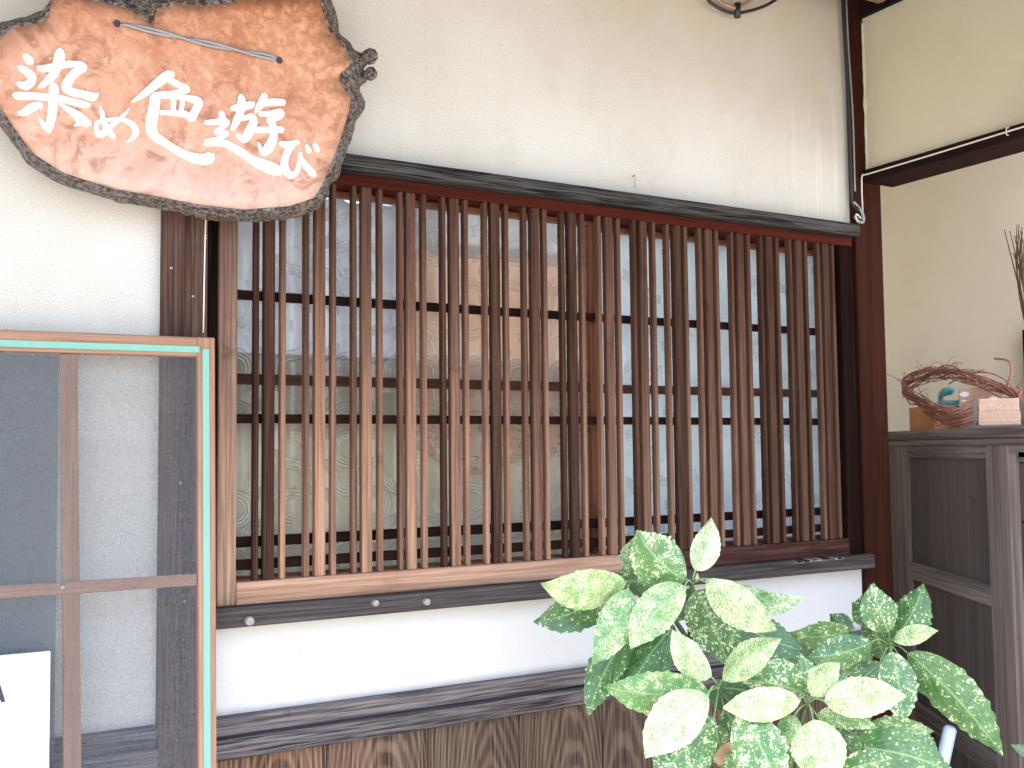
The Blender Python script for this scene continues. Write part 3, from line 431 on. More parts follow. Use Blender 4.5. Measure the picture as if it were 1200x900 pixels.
STEMS=[[[1.3254, -0.398, 1.1536, 0.002], [1.3186, -0.3929, 1.1372, 0.004], [1.3258, -0.3831, 1.1045, 0.0055], [1.3376, -0.361, 1.0232, 0.006], [1.3569, -0.3426, 0.9352, 0.0065], [1.4003, -0.3319, 0.7602, 0.007], [1.517, -0.315, 0.3956, 0.009], [1.5922, -0.2694, -0.0382, 0.011]], [[1.1964, -0.3575, 1.1391, 0.0035], [1.2331, -0.3534, 1.11, 0.004], [1.3028, -0.3556, 1.0652, 0.004], [1.3379, -0.3604, 1.0132, 0.005]], [[1.3136, -0.4691, 0.9511, 0.0035], [1.3694, -0.4514, 0.9029, 0.004], [1.4367, -0.4271, 0.8305, 0.005], [1.4886, -0.387, 0.6605, 0.007], [1.5416, -0.3229, 0.3082, 0.009], [1.5969, -0.272, -0.0383, 0.011]], [[1.4407, -0.5635, 0.9275, 0.004], [1.4519, -0.5307, 0.8647, 0.005], [1.5062, -0.4561, 0.6776, 0.007], [1.5719, -0.3402, 0.3078, 0.009], [1.6015, -0.2747, -0.0383, 0.011]], [[1.7574, -0.4839, 0.9884, 0.004], [1.7577, -0.4682, 0.9286, 0.0045], [1.7069, -0.4252, 0.7358, 0.006], [1.6464, -0.3259, 0.3176, 0.008], [1.6077, -0.2783, -0.0384, 0.011]], [[1.7196, -0.4175, 1.0102, 0.0035], [1.7333, -0.421, 0.9494, 0.004], [1.7361, -0.4248, 0.8182, 0.005], [1.7005, -0.406, 0.6799, 0.006]], [[1.5621, -0.5819, 0.8575, 0.004], [1.5896, -0.5321, 0.749, 0.005], [1.5982, -0.427, 0.5026, 0.007], [1.617, -0.2938, 0.1041, 0.01]], [[1.3061, -0.3463, 1.0703, 0.0025], [1.3168, -0.3508, 1.0485, 0.003], [1.3377, -0.3608, 1.0199, 0.004]]]
BUD=[[1.3257, -0.3972, 1.1404], [1.3268, -0.3991, 1.1585]]
WREATH=[[3.0606, 0.5466, 1.6112], [3.0639, 0.4935, 1.6323], [3.0416, 0.3974, 1.6374], [2.9989, 0.2869, 1.6318], [2.9157, 0.1277, 1.6029], [2.9061, 0.0334, 1.5679], [2.856, -0.0505, 1.532], [2.8655, -0.0151, 1.5082], [2.9234, 0.1016, 1.5], [2.8137, 0.0933, 1.491], [2.7726, 0.1317, 1.4893], [2.8382, 0.2418, 1.5098], [2.9421, 0.3869, 1.5535]]
HANDLE=[[2.2127, -0.2002, 0.4758], [2.2516, -0.2389, 0.7049]]
BROOM=[[3.2, 0.2002, 2.1124], [3.2, 0.1737, 2.1421], [3.2, 0.1564, 2.11], [3.2, 0.1378, 2.1122], [3.2, 0.1128, 2.1246], [3.2, 0.1394, 1.7994]]

# ------------------------------------------------------------------ setting
bm = newbm(); bmesh.ops.create_grid(bm, x_segments=24, y_segments=24, size=120)
struct('ground', bm, M['ground'])

# ------------------------------------------------------------------ house wall: plaster, dado rail, cedar planks
HX0, XR = -2.2, 2.217
hw = thing('house_wall', 'plastered house wall with a grey timber dado rail and cedar planks below', 'wall', (.9, .05, 0))
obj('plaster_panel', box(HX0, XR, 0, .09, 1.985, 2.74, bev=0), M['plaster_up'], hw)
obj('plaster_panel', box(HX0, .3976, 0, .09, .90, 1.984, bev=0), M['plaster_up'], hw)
lp = obj('plaster_panel', box(.4792, XR, -.003, .088, .90, 1.09, bev=0), M['plaster_low'], hw); lp['label'] = 'low white plaster panel under the window sill'
for x0, x1 in ((HX0, .3973), (.4795, XR)):
    obj('dado_rail', box(x0, x1, -.020, .04, .8745, .911, bev=.003), M['dado'], hw)
    obj('dado_rail', box(x0, x1, -.036, .04, .8360, .8735, bev=.003), M['dado'], hw)
xs = [.4795, .7165, .933, 1.148, 1.363, 1.578, 1.793, 2.006, XR]
for a, b in zip(xs[:-1], xs[1:]):
    o = obj('plank', box(a-(a+b)/2+.0012, b-(a+b)/2-.0012, -.009, .009, -.40, .44, bev=.0015), M['plank'], hw, local=True)
    o.location = Vector(((a+b)/2, -.006+random.uniform(-.0015, .0015), .395))-hw.location
xl = [.397-.2155*i for i in range(12)]
for b, a in zip(xl[:-1], xl[1:]):
    o = obj('plank', box(a-(a+b)/2+.0012, b-(a+b)/2-.0012, -.009, .009, -.40, .44, bev=.0015), M['plank'], hw, local=True)
    o.location = Vector(((a+b)/2, -.006+random.uniform(-.0015, .0015), .395))-hw.location

tag(obj('timber_post', box(.3978, .4790, -.025, .095, 0, 2.735, bev=.003), M['post']), 'weathered brown post at the left side of the lattice window behind the mesh screen', 'post')
tag(obj('timber_post', box(XR, 2.3215, -.020, .10, 0, 2.72, bev=.003), M['post_right']), 'dark red brown corner post between the lattice window and the alcove', 'post')

post_l = bpy.data.objects['timber_post']
for x, z in ((.432, 1.345), (.441, 1.130), (.470, 1.30), (.412, 1.74), (.452, 1.69)):
    obj('nail_head', lathe([(.0001, -.002), (.0028, -.002), (.0032, 0), (.0032, .004)], 8, (x, -.0255, z), 'y'), M['steel'], post_l)
# ------------------------------------------------------------------ window surround: lintel, head, sill, jambs
wf = thing('window_frame', 'timber window frame with black lintel, red brown head and grey pegged sill', 'window frame', (1.35, 0, 1.08))
obj('lintel', box(.4795, 2.203, -.050, .09, 1.9605, 1.9930, bev=.003), M['lintel'], wf)
obj('head_rail', box(.4795, 2.1985, -.022, .10, 1.9365, 1.9600, bev=.0015), M['head'], wf)
sl = obj('sill', box(.4795, 2.2165, -.052, .10, 1.0775, 1.1140, bev=.003), M['sill'], wf)
obj('jamb', box(.4795, .5005, -.014, .10, 1.1145, 1.9360, bev=.0015), M['jamb'], wf)
obj('jamb', box(2.1995, 2.2165, -.008, .10, 1.1145, 1.9360, bev=.0015), M['jamb'], wf)
for (x, z, r) in ((.5518, 1.0893, .0085), (.8004, 1.102, .0065), (.9112, 1.0955, .0070)):
    o = obj('peg', lathe([(r*.8, -.004), (r, -.002), (r, .013), (r*.7, .016)], 12, (x, -.060, z), 'y'), M['peg'], sl)
    o.data.transform(Matrix.Translation(Vector(wf.location)*-1))

fl = newbm(); random.seed(3)
for k in range(34):
    x = 1.93+.16*random.random(); z = 1.1165+.004*random.random(); r = random.uniform(.002, .007)
    add_box(fl, x-r*1.6, x+r*1.6, -.0535, -.0515, 1.1085+.004*random.random(), 1.1125, bev=0)
    add_box(fl, x-r, x+r, -.050, -.030+.004*random.random(), 1.1138, 1.1146, bev=0)
fo = obj('flaking_paint', fl, M['peg'], sl, local=False); fo.data.transform(Matrix.Translation(Vector(wf.location)*-1))
# ------------------------------------------------------------------ lattice
lt = thing('lattice_window', 'brown wooden lattice of upright bars in threes over the glass', 'lattice', (1.35, 0, 1.115))
obj('stile', box(.5010, .5355, -.024, .018, 1.1145, 1.9360, bev=.002), M['stile'], lt)
obj('stile', box(2.1515, 2.1990, -.022, .018, 1.1145, 1.9360, bev=.002), M['jamb'], lt)
br = obj('bottom_rail', box(.5360, 1.42, -.026, .018, 1.1145, 1.1570, bev=.002), M['bottom'], lt)
br['label'] = 'sun bleached left length of the bottom rail'
br = obj('bottom_rail', box(1.4203, 2.1512, -.026, .018, 1.1145, 1.1570, bev=.002), M['bottom_dark'], lt)
br['label'] = 'darker right length of the bottom rail'
for z0, z1 in ((1.694, 1.712), (1.455, 1.473), (1.219, 1.239), (1.176, 1.1955)):
    obj('cross_rail', box(.5358, 2.1512, 0.0015, .014, z0, z1, bev=.001), M['cross'], lt)
def bar_mesh(w):
    bm = box(-w/2, w/2, -.0225, -.005, 1.1572, 1.9362, bev=.0016)
    return bm
wide = obj('wide_bar', bar_mesh(.0212), M['bar'], lt, local=True); thin = obj('thin_bar', bar_mesh(.0100), M['bar'], lt, local=True)
first = {'w': wide, 't': thin}; used = set()
for k in range(16):
    xc = .5990+.1000*k
    for dx, kind in ((-.0272, 't'), (0, 'w'), (.0272, 't')):
        o = first[kind]
        if kind in used:
            o = o.copy(); C.objects.link(o)
        used.add(kind); o.parent = lt
        o.location = Vector((xc+dx+random.uniform(-.0015, .0015), 0.0005+random.uniform(-.001, .0), 0))-lt.location
        o.rotation_euler = (0, random.uniform(-.0009, .0009)*.6, random.uniform(-.03, .03))

# ------------------------------------------------------------------ glass sashes
def sash(x0, x1, y, glass, label):
    a, b = x0+.034, x1-.034
    bm = newbm()
    add_box(bm, x0, a, y, y+.026, 1.115, 1.9360, bev=.0015); add_box(bm, b, x1, y, y+.026, 1.115, 1.9360, bev=.0015)
    add_box(bm, a+.0003, b-.0003, y+.0005, y+.0255, 1.115, 1.160, bev=.0015); add_box(bm, a+.0003, b-.0003, y+.0005, y+.0255, 1.924, 1.9355, bev=.0015)
    t = obj('glass_sash', bm, M['sash'], lt); t['label'] = label
    def sub(name, bm, mat): 
        bmesh.ops.translate(bm, vec=-lt.location, verts=bm.verts); return obj(name, bm, mat, t, local=True)
    sub('muntin', box(a+.0003, b-.0003, y+.001, y+.025, 1.5325, 1.5525, bev=.0015), M['muntin'])
    for z0, z1 in ((1.1603, 1.5322), (1.5528, 1.9237)):
        bmg = box(-(b-a)/2+.0004, (b-a)/2-.0004, -.0015, .0015, -(z1-z0)/2, (z1-z0)/2, bev=0)
        g = obj('pane', bmg, glass, t, local=True); g.location = Vector(((a+b)/2, y+.013, (z0+z1)/2))-lt.location
    return t
sash(.5010, 1.4120, .030, M['glass'], 'left sliding sash of figured glass with pink cloth showing through')
sash(1.3900, 2.1990, .060, M['glass_r'], 'right sliding sash of figured glass with pale curtain showing through')

# ------------------------------------------------------------------ things behind the glass
def sheet(x0, x1, z0, z1, y, amp, wl, thick=.002, nx=60, nz=14, phase=0., bottom=None, slant=0.):
    bm = newbm(); g = {}
    for s in (0, 1):
        for i in range(nx+1):
            for j in range(nz+1):
                u, v = i/nx, j/nz
                zb = z0+(bottom(u) if bottom else 0)
                x = x0+(x1-x0)*u+slant*(1-v); z = zb+(z1-zb)*v
                yy = y+amp*math.sin(2*math.pi*(x/wl)+phase+.6*math.sin(5*v+u*4))*(1-.35*v)+amp*.5*math.sin(x*2.7/wl+v*3)
                g[s, i, j] = bm.verts.new((x, yy+s*thick, z))
    for s in (0, 1):
        for i in range(nx):
            for j in range(nz):
                q = [g[s, i, j], g[s, i+1, j], g[s, i+1, j+1], g[s, i, j+1]]
                f = bm.faces.new(q if s == 0 else q[::-1]); f.smooth = True
    for i in range(nx):
        for j in (0, nz): bm.faces.new((g[0, i, j], g[1, i, j], g[1, i+1, j], g[0, i+1, j]))
    for j in range(nz):
        for i in (0, nx): bm.faces.new((g[0, i, j], g[0, i, j+1], g[1, i, j+1], g[1, i, j]))
    return bm
def placed(name, bm, mat, loc, label, cat):
    bmesh.ops.translate(bm, vec=-Vector(loc), verts=bm.verts); o = obj(name, bm, mat); o.location = loc; return tag(o, label, cat)
placed('hanging_cloth', sheet(.91, 1.42, 1.405, 1.86, .087, .004, .19, bottom=lambda u: .02*math.cos(u*9)-.045*math.sin(math.pi*u)), M['pink_cloth'], (1.15, .088, 1.63), 'pale pink beige cloth hanging behind the left glass', 'cloth')
placed('paper_sheet', sheet(.90, 1.41, 1.83, 1.945, .078, .002, .25), M['white_cloth'], (1.06, .078, 1.88), 'white paper sheet at the top of the left glass', 'paper')
placed('plastic_sheet', sheet(.53, 1.02, 1.44, 1.945, .140, .018, .075, slant=-.05, nx=150), M['plastic'], (.76, .14, 1.7), 'crumpled cloudy plastic sheet behind the left end of the glass', 'plastic sheet')
placed('window_curtain', sheet(1.41, 2.25, 1.10, 1.95, .098, .004, .075, nx=140), M['curtain'], (1.86, .098, 1.5), 'pale blue grey curtain behind the right glass', 'curtain')
placed('lower_drape', sheet(.45, 1.43, 1.09, 1.60, .105, .003, .31), M['drape'], (.94, .105, 1.3), 'grey beige drape hanging low behind the left glass', 'drape')
room = thing('room_interior', 'beige room behind the window glass', 'room', (1.2, .9, 1.0))
obj('counter', box(-.2, 2.235, .125, .60, 1.03, 1.06, bev=.002), M['room'], room)
for x0, x1, z0, z1 in ((-2.0, 2.3, 0, .3), (-2.0, 2.3, 2.5, 2.74)): obj('rear_wall', box(x0, x1, 1.4, 1.48, z0, z1, bev=0), M['room'], room)  # unseen rear wall, left open in the middle to backlight the cloths
obj('side_wall', box(-2.08, -2.0, .10, 1.48, 0, 2.74, bev=0), M['room'], room)
obj('side_wall', box(2.24, 2.30, .12, 1.48, 0, 2.74, bev=0), M['room'], room)
obj('floor', box(-2.0, 2.238, .10, 1.39, .27, .30, bev=0), M['room'], room)

# ------------------------------------------------------------------ wooden sign
SX, SZ = .40, 2.02
def polar(poly, n):
    P = [(x-SX, z-SZ) for x, z in poly]; out = []
    for i in range(n):
        a = 2*math.pi*i/n; dx, dz = math.cos(a), math.sin(a); best = None
        for (x0, z0), (x1, z1) in zip(P, P[1:]+P[:1]):
            ex, ez = x1-x0, z1-z0; den = dx*ez-dz*ex
            if abs(den) < 1e-12: continue
            t = (x0*ez-z0*ex)/den; s = (x0*dz-z0*dx)/den
            if t > 0 and -1e-9 <= s <= 1+1e-9 and (best is None or t > best): best = t
        out.append((dx*best, dz*best, best))
    return out
sg = thing('wooden_sign', 'live edge burl wood sign with white brush lettering hanging on the wall', 'sign', (SX, -.10, SZ))
NS = 300
fc = polar(SIGN_FACE, NS); oc = polar(SIGN_OUT, NS)
bm = newbm(); rings = []
for sc_, yy in ((1.0, -.020), (.85, -.0203), (.6, -.0205), (.3, -.0205)):
    rings.append([bm.verts.new((x*sc_, yy+.0018*mnoise.noise(Vector((x*sc_*9, 3, z*sc_*9))), z*sc_)) for x, z, _ in fc])
for a, b in zip(rings[:-1], rings[1:]):
    for i in range(NS):
        f = bm.faces.new((a[i], a[(i+1) % NS], b[(i+1) % NS], b[i])); f.smooth = True
bm.faces.new(rings[-1])
# thickness: back of the face slab
bk = [bm.verts.new((x*.97, .020, z*.97)) for x, z, _ in fc]
for i in range(NS): bm.faces.new((rings[0][i], bk[i], bk[(i+1) % NS], rings[0][(i+1) % NS]))
bm.faces.new(bk)
obj('slab', bm, M['slab'], sg, local=True)
bm = newbm(); rings = []
lay = [(.0, -.0205, 0), (.10, -.0215, .0012), (.30, -.016, .004), (.55, -.006, .0055), (.85, .008, .005), (1.0, .018, .004), (.97, .028, .003), (.55, .044, .002)]
for fr, yy, am in lay:
    rg = []
    for i in range(NS):
        r0, r1 = fc[i][2], max(oc[i][2], fc[i][2]+.006)
        d = (fc[i][0]/r0, fc[i][1]/r0); r = r0+(r1-r0)*fr
        p = Vector((d[0]*r, yy, d[1]*r))
        nz = mnoise.noise(p*38)+.6*mnoise.noise(p*95)+.4*mnoise.noise(p*200)
        r += am*nz; rg.append(bm.verts.new((d[0]*r, yy+am*.7*mnoise.noise(p*60+Vector((9, 9, 9))), d[1]*r)))
    rings.append(rg)
for a, b in zip(rings[:-1], rings[1:]):
    for i in range(NS):
        f = bm.faces.new((a[i], a[(i+1) % NS], b[(i+1) % NS], b[i])); f.smooth = True
bm.faces.new(rings[-1])
bark = obj('bark_edge', bm, M['bark'], sg, local=True)
for (x, z), r in zip(SIGN_KNOTS, (.0150, .0120)):
    bm = newbm(); bmesh.ops.create_icosphere(bm, subdivisions=3, radius=r)
    for v in bm.verts:
        n = mnoise.noise(v.co*120)+.5*mnoise.noise(v.co*260); v.co *= 1+.22*n; v.co.x *= 1.05; v.co.y *= 1.4
        v.co += Vector((x-SX, -.004, z-SZ))
    for f in bm.faces: f.smooth = True
    obj('knot', bm, M['bark'], bark, local=True)
names = 5
for ch in SIGN_CHARS:
    bm = newbm()
    for st in ch:
        P = [Vector((x-SX, 0, z-SZ)) for x, z, w_ in st]; W = [w_ for _, _, w_ in st]
        Q = catmull(P, 5); n = len(Q); L = []
        for i in range(n):
            f = i/5; a = min(int(f), len(W)-1); b = min(a+1, len(W)-1); L.append(W[a]+(W[b]-W[a])*(f-a))
        left, right = [], []
        for i, q in enumerate(Q):
            d = (Q[min(i+1, n-1)]-Q[max(i-1, 0)]); d = d.normalized() if d.length else Vector((1, 0, 0))
            nrm = Vector((-d.z, 0, d.x)); jit = 1+.09*mnoise.noise(q*300)
            left.append(q+nrm*L[i]*jit); right.append(q-nrm*L[i]*jit)
        e0 = (Q[0]-Q[1]).normalized()*L[0]*.7; e1 = (Q[-1]-Q[-2]).normalized()*L[-1]*.7
        left = [Q[0]+e0]+left+[Q[-1]+e1]; right = [Q[0]+e0]+right+[Q[-1]+e1]
        def yv(p, up): return -.0232-(.0006 if up else -.0024)+random.uniform(-.00015, .00015)
        vl = [bm.verts.new((p.x, yv(p, 1), p.z)) for p in left]; vr = [bm.verts.new((p.x, yv(p, 1), p.z)) for p in right]
        bl = [bm.verts.new((p.x, -.0195, p.z)) for p in left]; brr = [bm.verts.new((p.x, -.0195, p.z)) for p in right]
        for i in range(len(vl)-1):
            bm.faces.new((vl[i], vr[i], vr[i+1], vl[i+1]))
            bm.faces.new((vl[i], vl[i+1], bl[i+1], bl[i])); bm.faces.new((vr[i+1], vr[i], brr[i], brr[i+1]))
    obj('brush_character', bm, M['paint'], sg, local=True)
h1, h2 = SIGN_HOLES
wy = -.128-(-.10)
bm = newbm()
for ph in (0, math.pi):
    pts = []
    for i in range(41):
        u = i/40; x = h1[0]+(h2[0]-h1[0])*u-SX; z = h1[1]+(h2[1]-h1[1])*u-SZ-.0015*math.sin(math.pi*u)
        y = wy+.016*(max(0, .05-u)+max(0, u-.95))/.05
        a = u*9+ph; pts.append((x, y+.0022*math.cos(a), z+.0030*math.sin(a)))
    add_tube(bm, pts, .0028, 6)
obj('hanging_wire', bm, M['grey_cable'], sg, local=True)
for h in (h1, h2):
    bm = newbm(); bmesh.ops.create_circle(bm, cap_ends=True, segments=14, radius=.0062, matrix=Matrix.Translation((h[0]-SX, -.0232, h[1]-SZ)) @ Matrix.Rotation(rad(90), 4, 'X'))
    r_ = bmesh.ops.extrude_face_region(bm, geom=list(bm.faces)); bmesh.ops.translate(bm, vec=(0, .006, 0), verts=[v for v in r_['geom'] if isinstance(v, bmesh.types.BMVert)])
    obj('wire_hole', bm, M['ink'], sg, local=True)

# ------------------------------------------------------------------ cords, cables, nail
cd = newbm(); add_tube(cd, [(.4735, -.058, 1.90), (.473, -.031, 1.834), (.4722, -.0305, 1.80), (.4712, -.030, 1.72), (.4702, -.0305, 1.622)], .0014, 6)
add_tube(cd, [(.4702, -.032, 1.803), (.4745, -.033, 1.805), (.4735, -.033, 1.799), (.4700, -.033, 1.801)], .0013, 5)
placed('hanging_string', cd, M['white_cord'], (.472, -.03, 1.75), 'thin white knotted string hanging below the sign on the left post', 'string')
placed('nail', tube([(1.4847, .004, 2.046), (1.4846, -.010, 2.048), (1.4846, -.0105, 2.037), (1.4845, -.010, 2.018)], [.0012, .0012, .0010, .0008], 6), M['steel'], (1.4847, 0, 2.04), 'small bent nail in the plaster above the lintel', 'nail')
cl = thing('cable_loop', 'black cable loop with a tie drooping at the top of the wall', 'cable', (1.80, -.03, 2.55))
obj('cable', tube(catmull([(1.62, -.02, 2.62), (1.70, -.025, 2.526), (1.725, -.03, 2.505), (1.77, -.03, 2.496), (1.82, -.03, 2.505), (1.92, -.03, 2.552), (2.05, -.02, 2.66)], 8), .0042, 8), M['black_cable'], cl)
obj('cable', tube(catmull([(1.70, -.02, 2.60), (1.735, -.026, 2.530), (1.77, -.028, 2.514), (1.82, -.028, 2.522), (1.95, -.02, 2.62)], 8), .0055, 8), M['purlin'], cl)
obj('cable_tie', tube([(1.800, -.031, 2.488), (1.802, -.031, 2.524)], .0085, 10), M['black_cable'], cl)
cv = thing('corner_cables', 'black and grey cables clipped down the wall beside the corner post', 'cable', (2.20, -.03, 2.0))
obj('black_cable', tube(catmull([(2.196, -.016, 2.70), (2.200, -.018, 2.5), (2.207, -.018, 2.3), (2.207, -.018, 2.1), (2.2085, -.02, 2.06), (2.214, -.034, 2.035)], 5), .0052, 8), M['black_cable'], cv)
obj('grey_cable', tube(catmull([(2.210, -.016, 2.70), (2.213, -.017, 2.5), (2.2165, -.022, 2.3), (2.216, -.022, 2.09)], 5), .0024, 6), M['grey_cable'], cv)
obj('cable_clip', tube(catmull([(2.206, -.024, 2.06), (2.225, -.036, 2.03), (2.228, -.036, 2.005), (2.212, -.034, 2.005), (2.203, -.030, 2.018)], 5), .0042, 7), M['grey_cable'], cv)
wc = newbm(); add_tube(wc, catmull([(2.2435, -.61, 2.1405), (2.2435, -.47, 2.1395), (2.2435, -.25, 2.137), (2.2435, -.05, 2.136), (2.238, -.030, 2.134), (2.238, -.026, 2.10), (2.2385, -.026, 2.04), (2.232, -.032, 2.008), (2.214, -.034, 2.002), (2.203, -.034, 2.012), (2.206, -.034, 2.024), (2.222, -.034, 2.014)], 7), .0022, 6)
placed('white_cable', wc, M['white_cord'], (2.24, -.3, 2.13), 'thin white cable running along the beam of the side wall', 'cable')
placed('cable_staple', tube(catmull([(2.248, -.462, 2.131), (2.240, -.462, 2.133), (2.2398, -.463, 2.146), (2.248, -.464, 2.149)], 4), .0014, 5), M['white_cord'], (2.245, -.463, 2.14), 'small staple holding the white cable on the side beam', 'staple')

# ------------------------------------------------------------------ side wall over the opening, alcove
sw = thing('side_wall', 'cream plastered side wall above a dark beam at the upper right', 'wall', (2.31, -.5, 2.3))
bm = newbm()
add_box(bm, 2.267, 2.365, -.62, -.0205, 2.1515, 2.5800, bev=0)
obj('plaster_panel', bm, M['plaster_side'], sw)
edge = newbm(); pts = [(2.2665+.002*mnoise.noise(Vector((0, 0, z*40))), -.0215, z) for z in [2.152+.0107*i for i in range(40)]]
add_tube(edge, pts, [max(.001, .0045+.004*mnoise.noise(Vector((3, 0, p[2]*25)))) for p in pts], 6)
obj('plaster_lip', edge, M['plaster_side'], sw)
obj('beam', box(2.247, 2.367, -.62, -.0205, 2.1180, 2.1512, bev=.002), M['beam'], sw)
obj('top_beam', box(2.255, 2.367, -.56, -.0205, 2.5803, 2.612, bev=.002), M['black_wood'], sw)
placed('eave_purlin', tube([(1.9, -.16, 2.603), (2.188, -.16, 2.603)], .045, 14), M['purlin'], (2.1, -.16, 2.60), 'brown rounded timber end just under the eave at the top right', 'timber')

aw = thing('alcove_wall', 'cream back wall of the alcove behind the grey cabinet', 'wall', (3.34, 0, 1.3))
obj('plaster_panel', box(3.38, 3.44, -.9, 1.1, 0, 2.743, bev=0), M['plaster_alcove'], aw)
obj('return_wall', box(2.33, 3.3795, .95, 1.0, 0, 2.743, bev=0), M['plaster_alcove'], aw)
obj('wall_post', box(3.335, 3.3795, .125, .262, 0, 1.795, bev=.003), M['jamb'], aw)
bb = [Vector(p) for p in BROOM]
brm = thing('twig_broom', 'bundle of dry twigs standing upright at the right edge of the alcove', 'broom', (3.2, .14, 1.6))
random.seed(11)
for i in range(26):
    top = bb[i % 5]+Vector((random.uniform(-.03, .03), random.uniform(-.02, .01), random.uniform(-.09, .01)))
    bot = bb[5]+Vector((random.uniform(-.02, .02), random.uniform(-.03, .012), -.05))
    mid = top.lerp(bot, .5)+Vector((random.uniform(-.015, .015), random.uniform(-.008, .02), 0))
    obj('twig', tube(catmull([bot, mid, top], 5), [.0035-.0022*j/10 for j in range(11)], 5), M['broom_twig'], brm)

# ------------------------------------------------------------------ cabinet
CA = rad(30.8); CO = Vector((2.9257, .4766, 0))
cm = Matrix(((-math.sin(CA), math.cos(CA), 0, CO.x), (-math.cos(CA), -math.sin(CA), 0, CO.y), (0, 0, 1, 0), (0, 0, 0, 1)))
# local x = along the front towards the viewer, local y = depth away from the front (into the cabinet)
cab = thing('wooden_cabinet', 'weathered grey panelled wooden cabinet standing in the alcove', 'cabinet')
cab.matrix_world = cm
CL, CD = 1.22, .36
def cpart(name, a, mat, bev=.002): return obj(name, box(*a, bev=bev), mat, cab, local=True)
cx = M['cabinet_x']
cpart('top_board', (-.09, CL, -.018, CD, 1.418, 1.447), cx, .006)
cpart('cornice', (-.075, CL, -.006, CD-.01, 1.398, 1.4178), cx, .004)
cpart('side_panel', (-.07, -.05, .024, CD-.01, .0, 1.3978), M['cabinet_panel'])
cpart('side_panel', (CL-.02, CL, .024, CD-.01, .0, 1.3978), M['cabinet_panel'])
cpart('back_panel', (-.0497, CL-.0203, CD-.03, CD-.012, .0, 1.3978), M['cabinet_panel'])
cpart('stile', (-.07, .113, 0, .024, .0, 1.3978), M['cabinet'])
cpart('stile', (.722, .857, 0, .030, .0, 1.3978), M['cabinet'])
cpart('stile', (1.13, CL, 0, .024, .0, 1.3978), M['cabinet'])
cpart('rail', (.1132, .7218, .001, .024, 1.360, 1.3976), cx)
cpart('rail', (.1132, .7218, .001, .024, .960, 1.016), cx)
cpart('rail', (.1132, .7218, .001, .024, .505, .565), cx)
cpart('rail', (.1132, .7218, .001, .024, .36, .40), cx)
cpart('rail', (.8572, 1.1298, .001, .024, 1.379, 1.3976), cx)
cpart('panel', (.1132, .7218, .012, .020, 1.0162, 1.3598), M['cabinet_panel'], 0)
cpart('panel', (.1132, .7218, .012, .020, .5652, .9598), M['cabinet_panel'], 0)
cpart('panel', (.1132, .7218, .014, .020, .4002, .5048), M['cabinet_panel'], 0)
cpart('panel', (.1132, .7218, .014, .020, .0, .3598), M['cabinet_panel'], 0)
for k in range(5):
    cpart('drawer_front', (.860, 1.127, .026, .046, 1.352-.155*(k+1)+.004, 1.352-.155*k), M['cabinet_panel'], .003)
cpart('drawer_divider', (.8575, 1.1295, .022, .05, 1.354, 1.366), cx, .001)

def cplace(name, bm, mat, label, cat, loc):
    """a thing built in the cabinet's own directions, standing on its top"""
    o = obj(name, bm, mat, None); o.matrix_world = cm @ Matrix.Translation(loc); return tag(o, label, cat)
TZ = 1.4472
cplace('wood_block', box(0, .225, 0, .09, 0, .080, bev=.002), M['orange_block'], 'orange brown wood block lying under the twig wreath on the cabinet', 'block', (.0, .055, TZ))
def turned(x, y):     # a frame on the cabinet top, turned to face out of the alcove
    p = cm @ Vector((x, y, TZ)); return Matrix(((.59, .81, 0, p.x), (-.81, .59, 0, p.y), (0, 0, 1, p.z), (0, 0, 0, 1)))
crt = thing('small_wooden_box', 'small pale wooden box with a stepped front on the cabinet top', 'box'); crt.matrix_world = turned(.615, .03)
obj('box_body', box(.0, .108, .0, .10, .008, .046, bev=.002), M['box_wood'], crt, local=True)
obj('box_body', box(.002, .106, .004, .096, .0463, .082, bev=.002), M['box_wood'], crt, local=True)
obj('box_end', box(-.014, -.0003, .004, .10, .004, .078, bev=.001), M['box_end'], crt, local=True)
obj('box_ledge', box(.0, .122, -.020, -.0003, .006, .022, bev=.002), M['box_wood'], crt, local=True)
obj('box_base', box(-.025, .126, -.026, .11, 0, .0057, bev=.001), M['box_end'], crt, local=True)
crd = thing('cardboard_piece', 'brown cardboard carton with white scraps inside the wreath', 'carton'); crd.matrix_world = turned(.275, .115)
obj('carton_body', box(0, .128, 0, .045, 0, .132, bev=.002), M['card'], crd, local=True)
for (a, b, c, d) in ((.004, .030, .103, .120), (.084, .110, .085, .103), (.006, .022, .088, .093)):
    o_ = newbm(); n = 12
    vs = [o_.verts.new(((a+b)/2+(b-a)/2*math.cos(2*math.pi*i/n)*(1+.25*math.sin(i*2.3)), -.0012, (c+d)/2+(d-c)/2*math.sin(2*math.pi*i/n)*(1+.2*math.sin(i*3.1)))) for i in range(n)]
    f = o_.faces.new(vs); r_ = bmesh.ops.extrude_face_region(o_, geom=[f]); bmesh.ops.translate(o_, vec=(0, .002, 0), verts=[v for v in r_['geom'] if isinstance(v, bmesh.types.BMVert)])
    obj('white_scrap', o_, M['white_scrap'], crd, local=True)
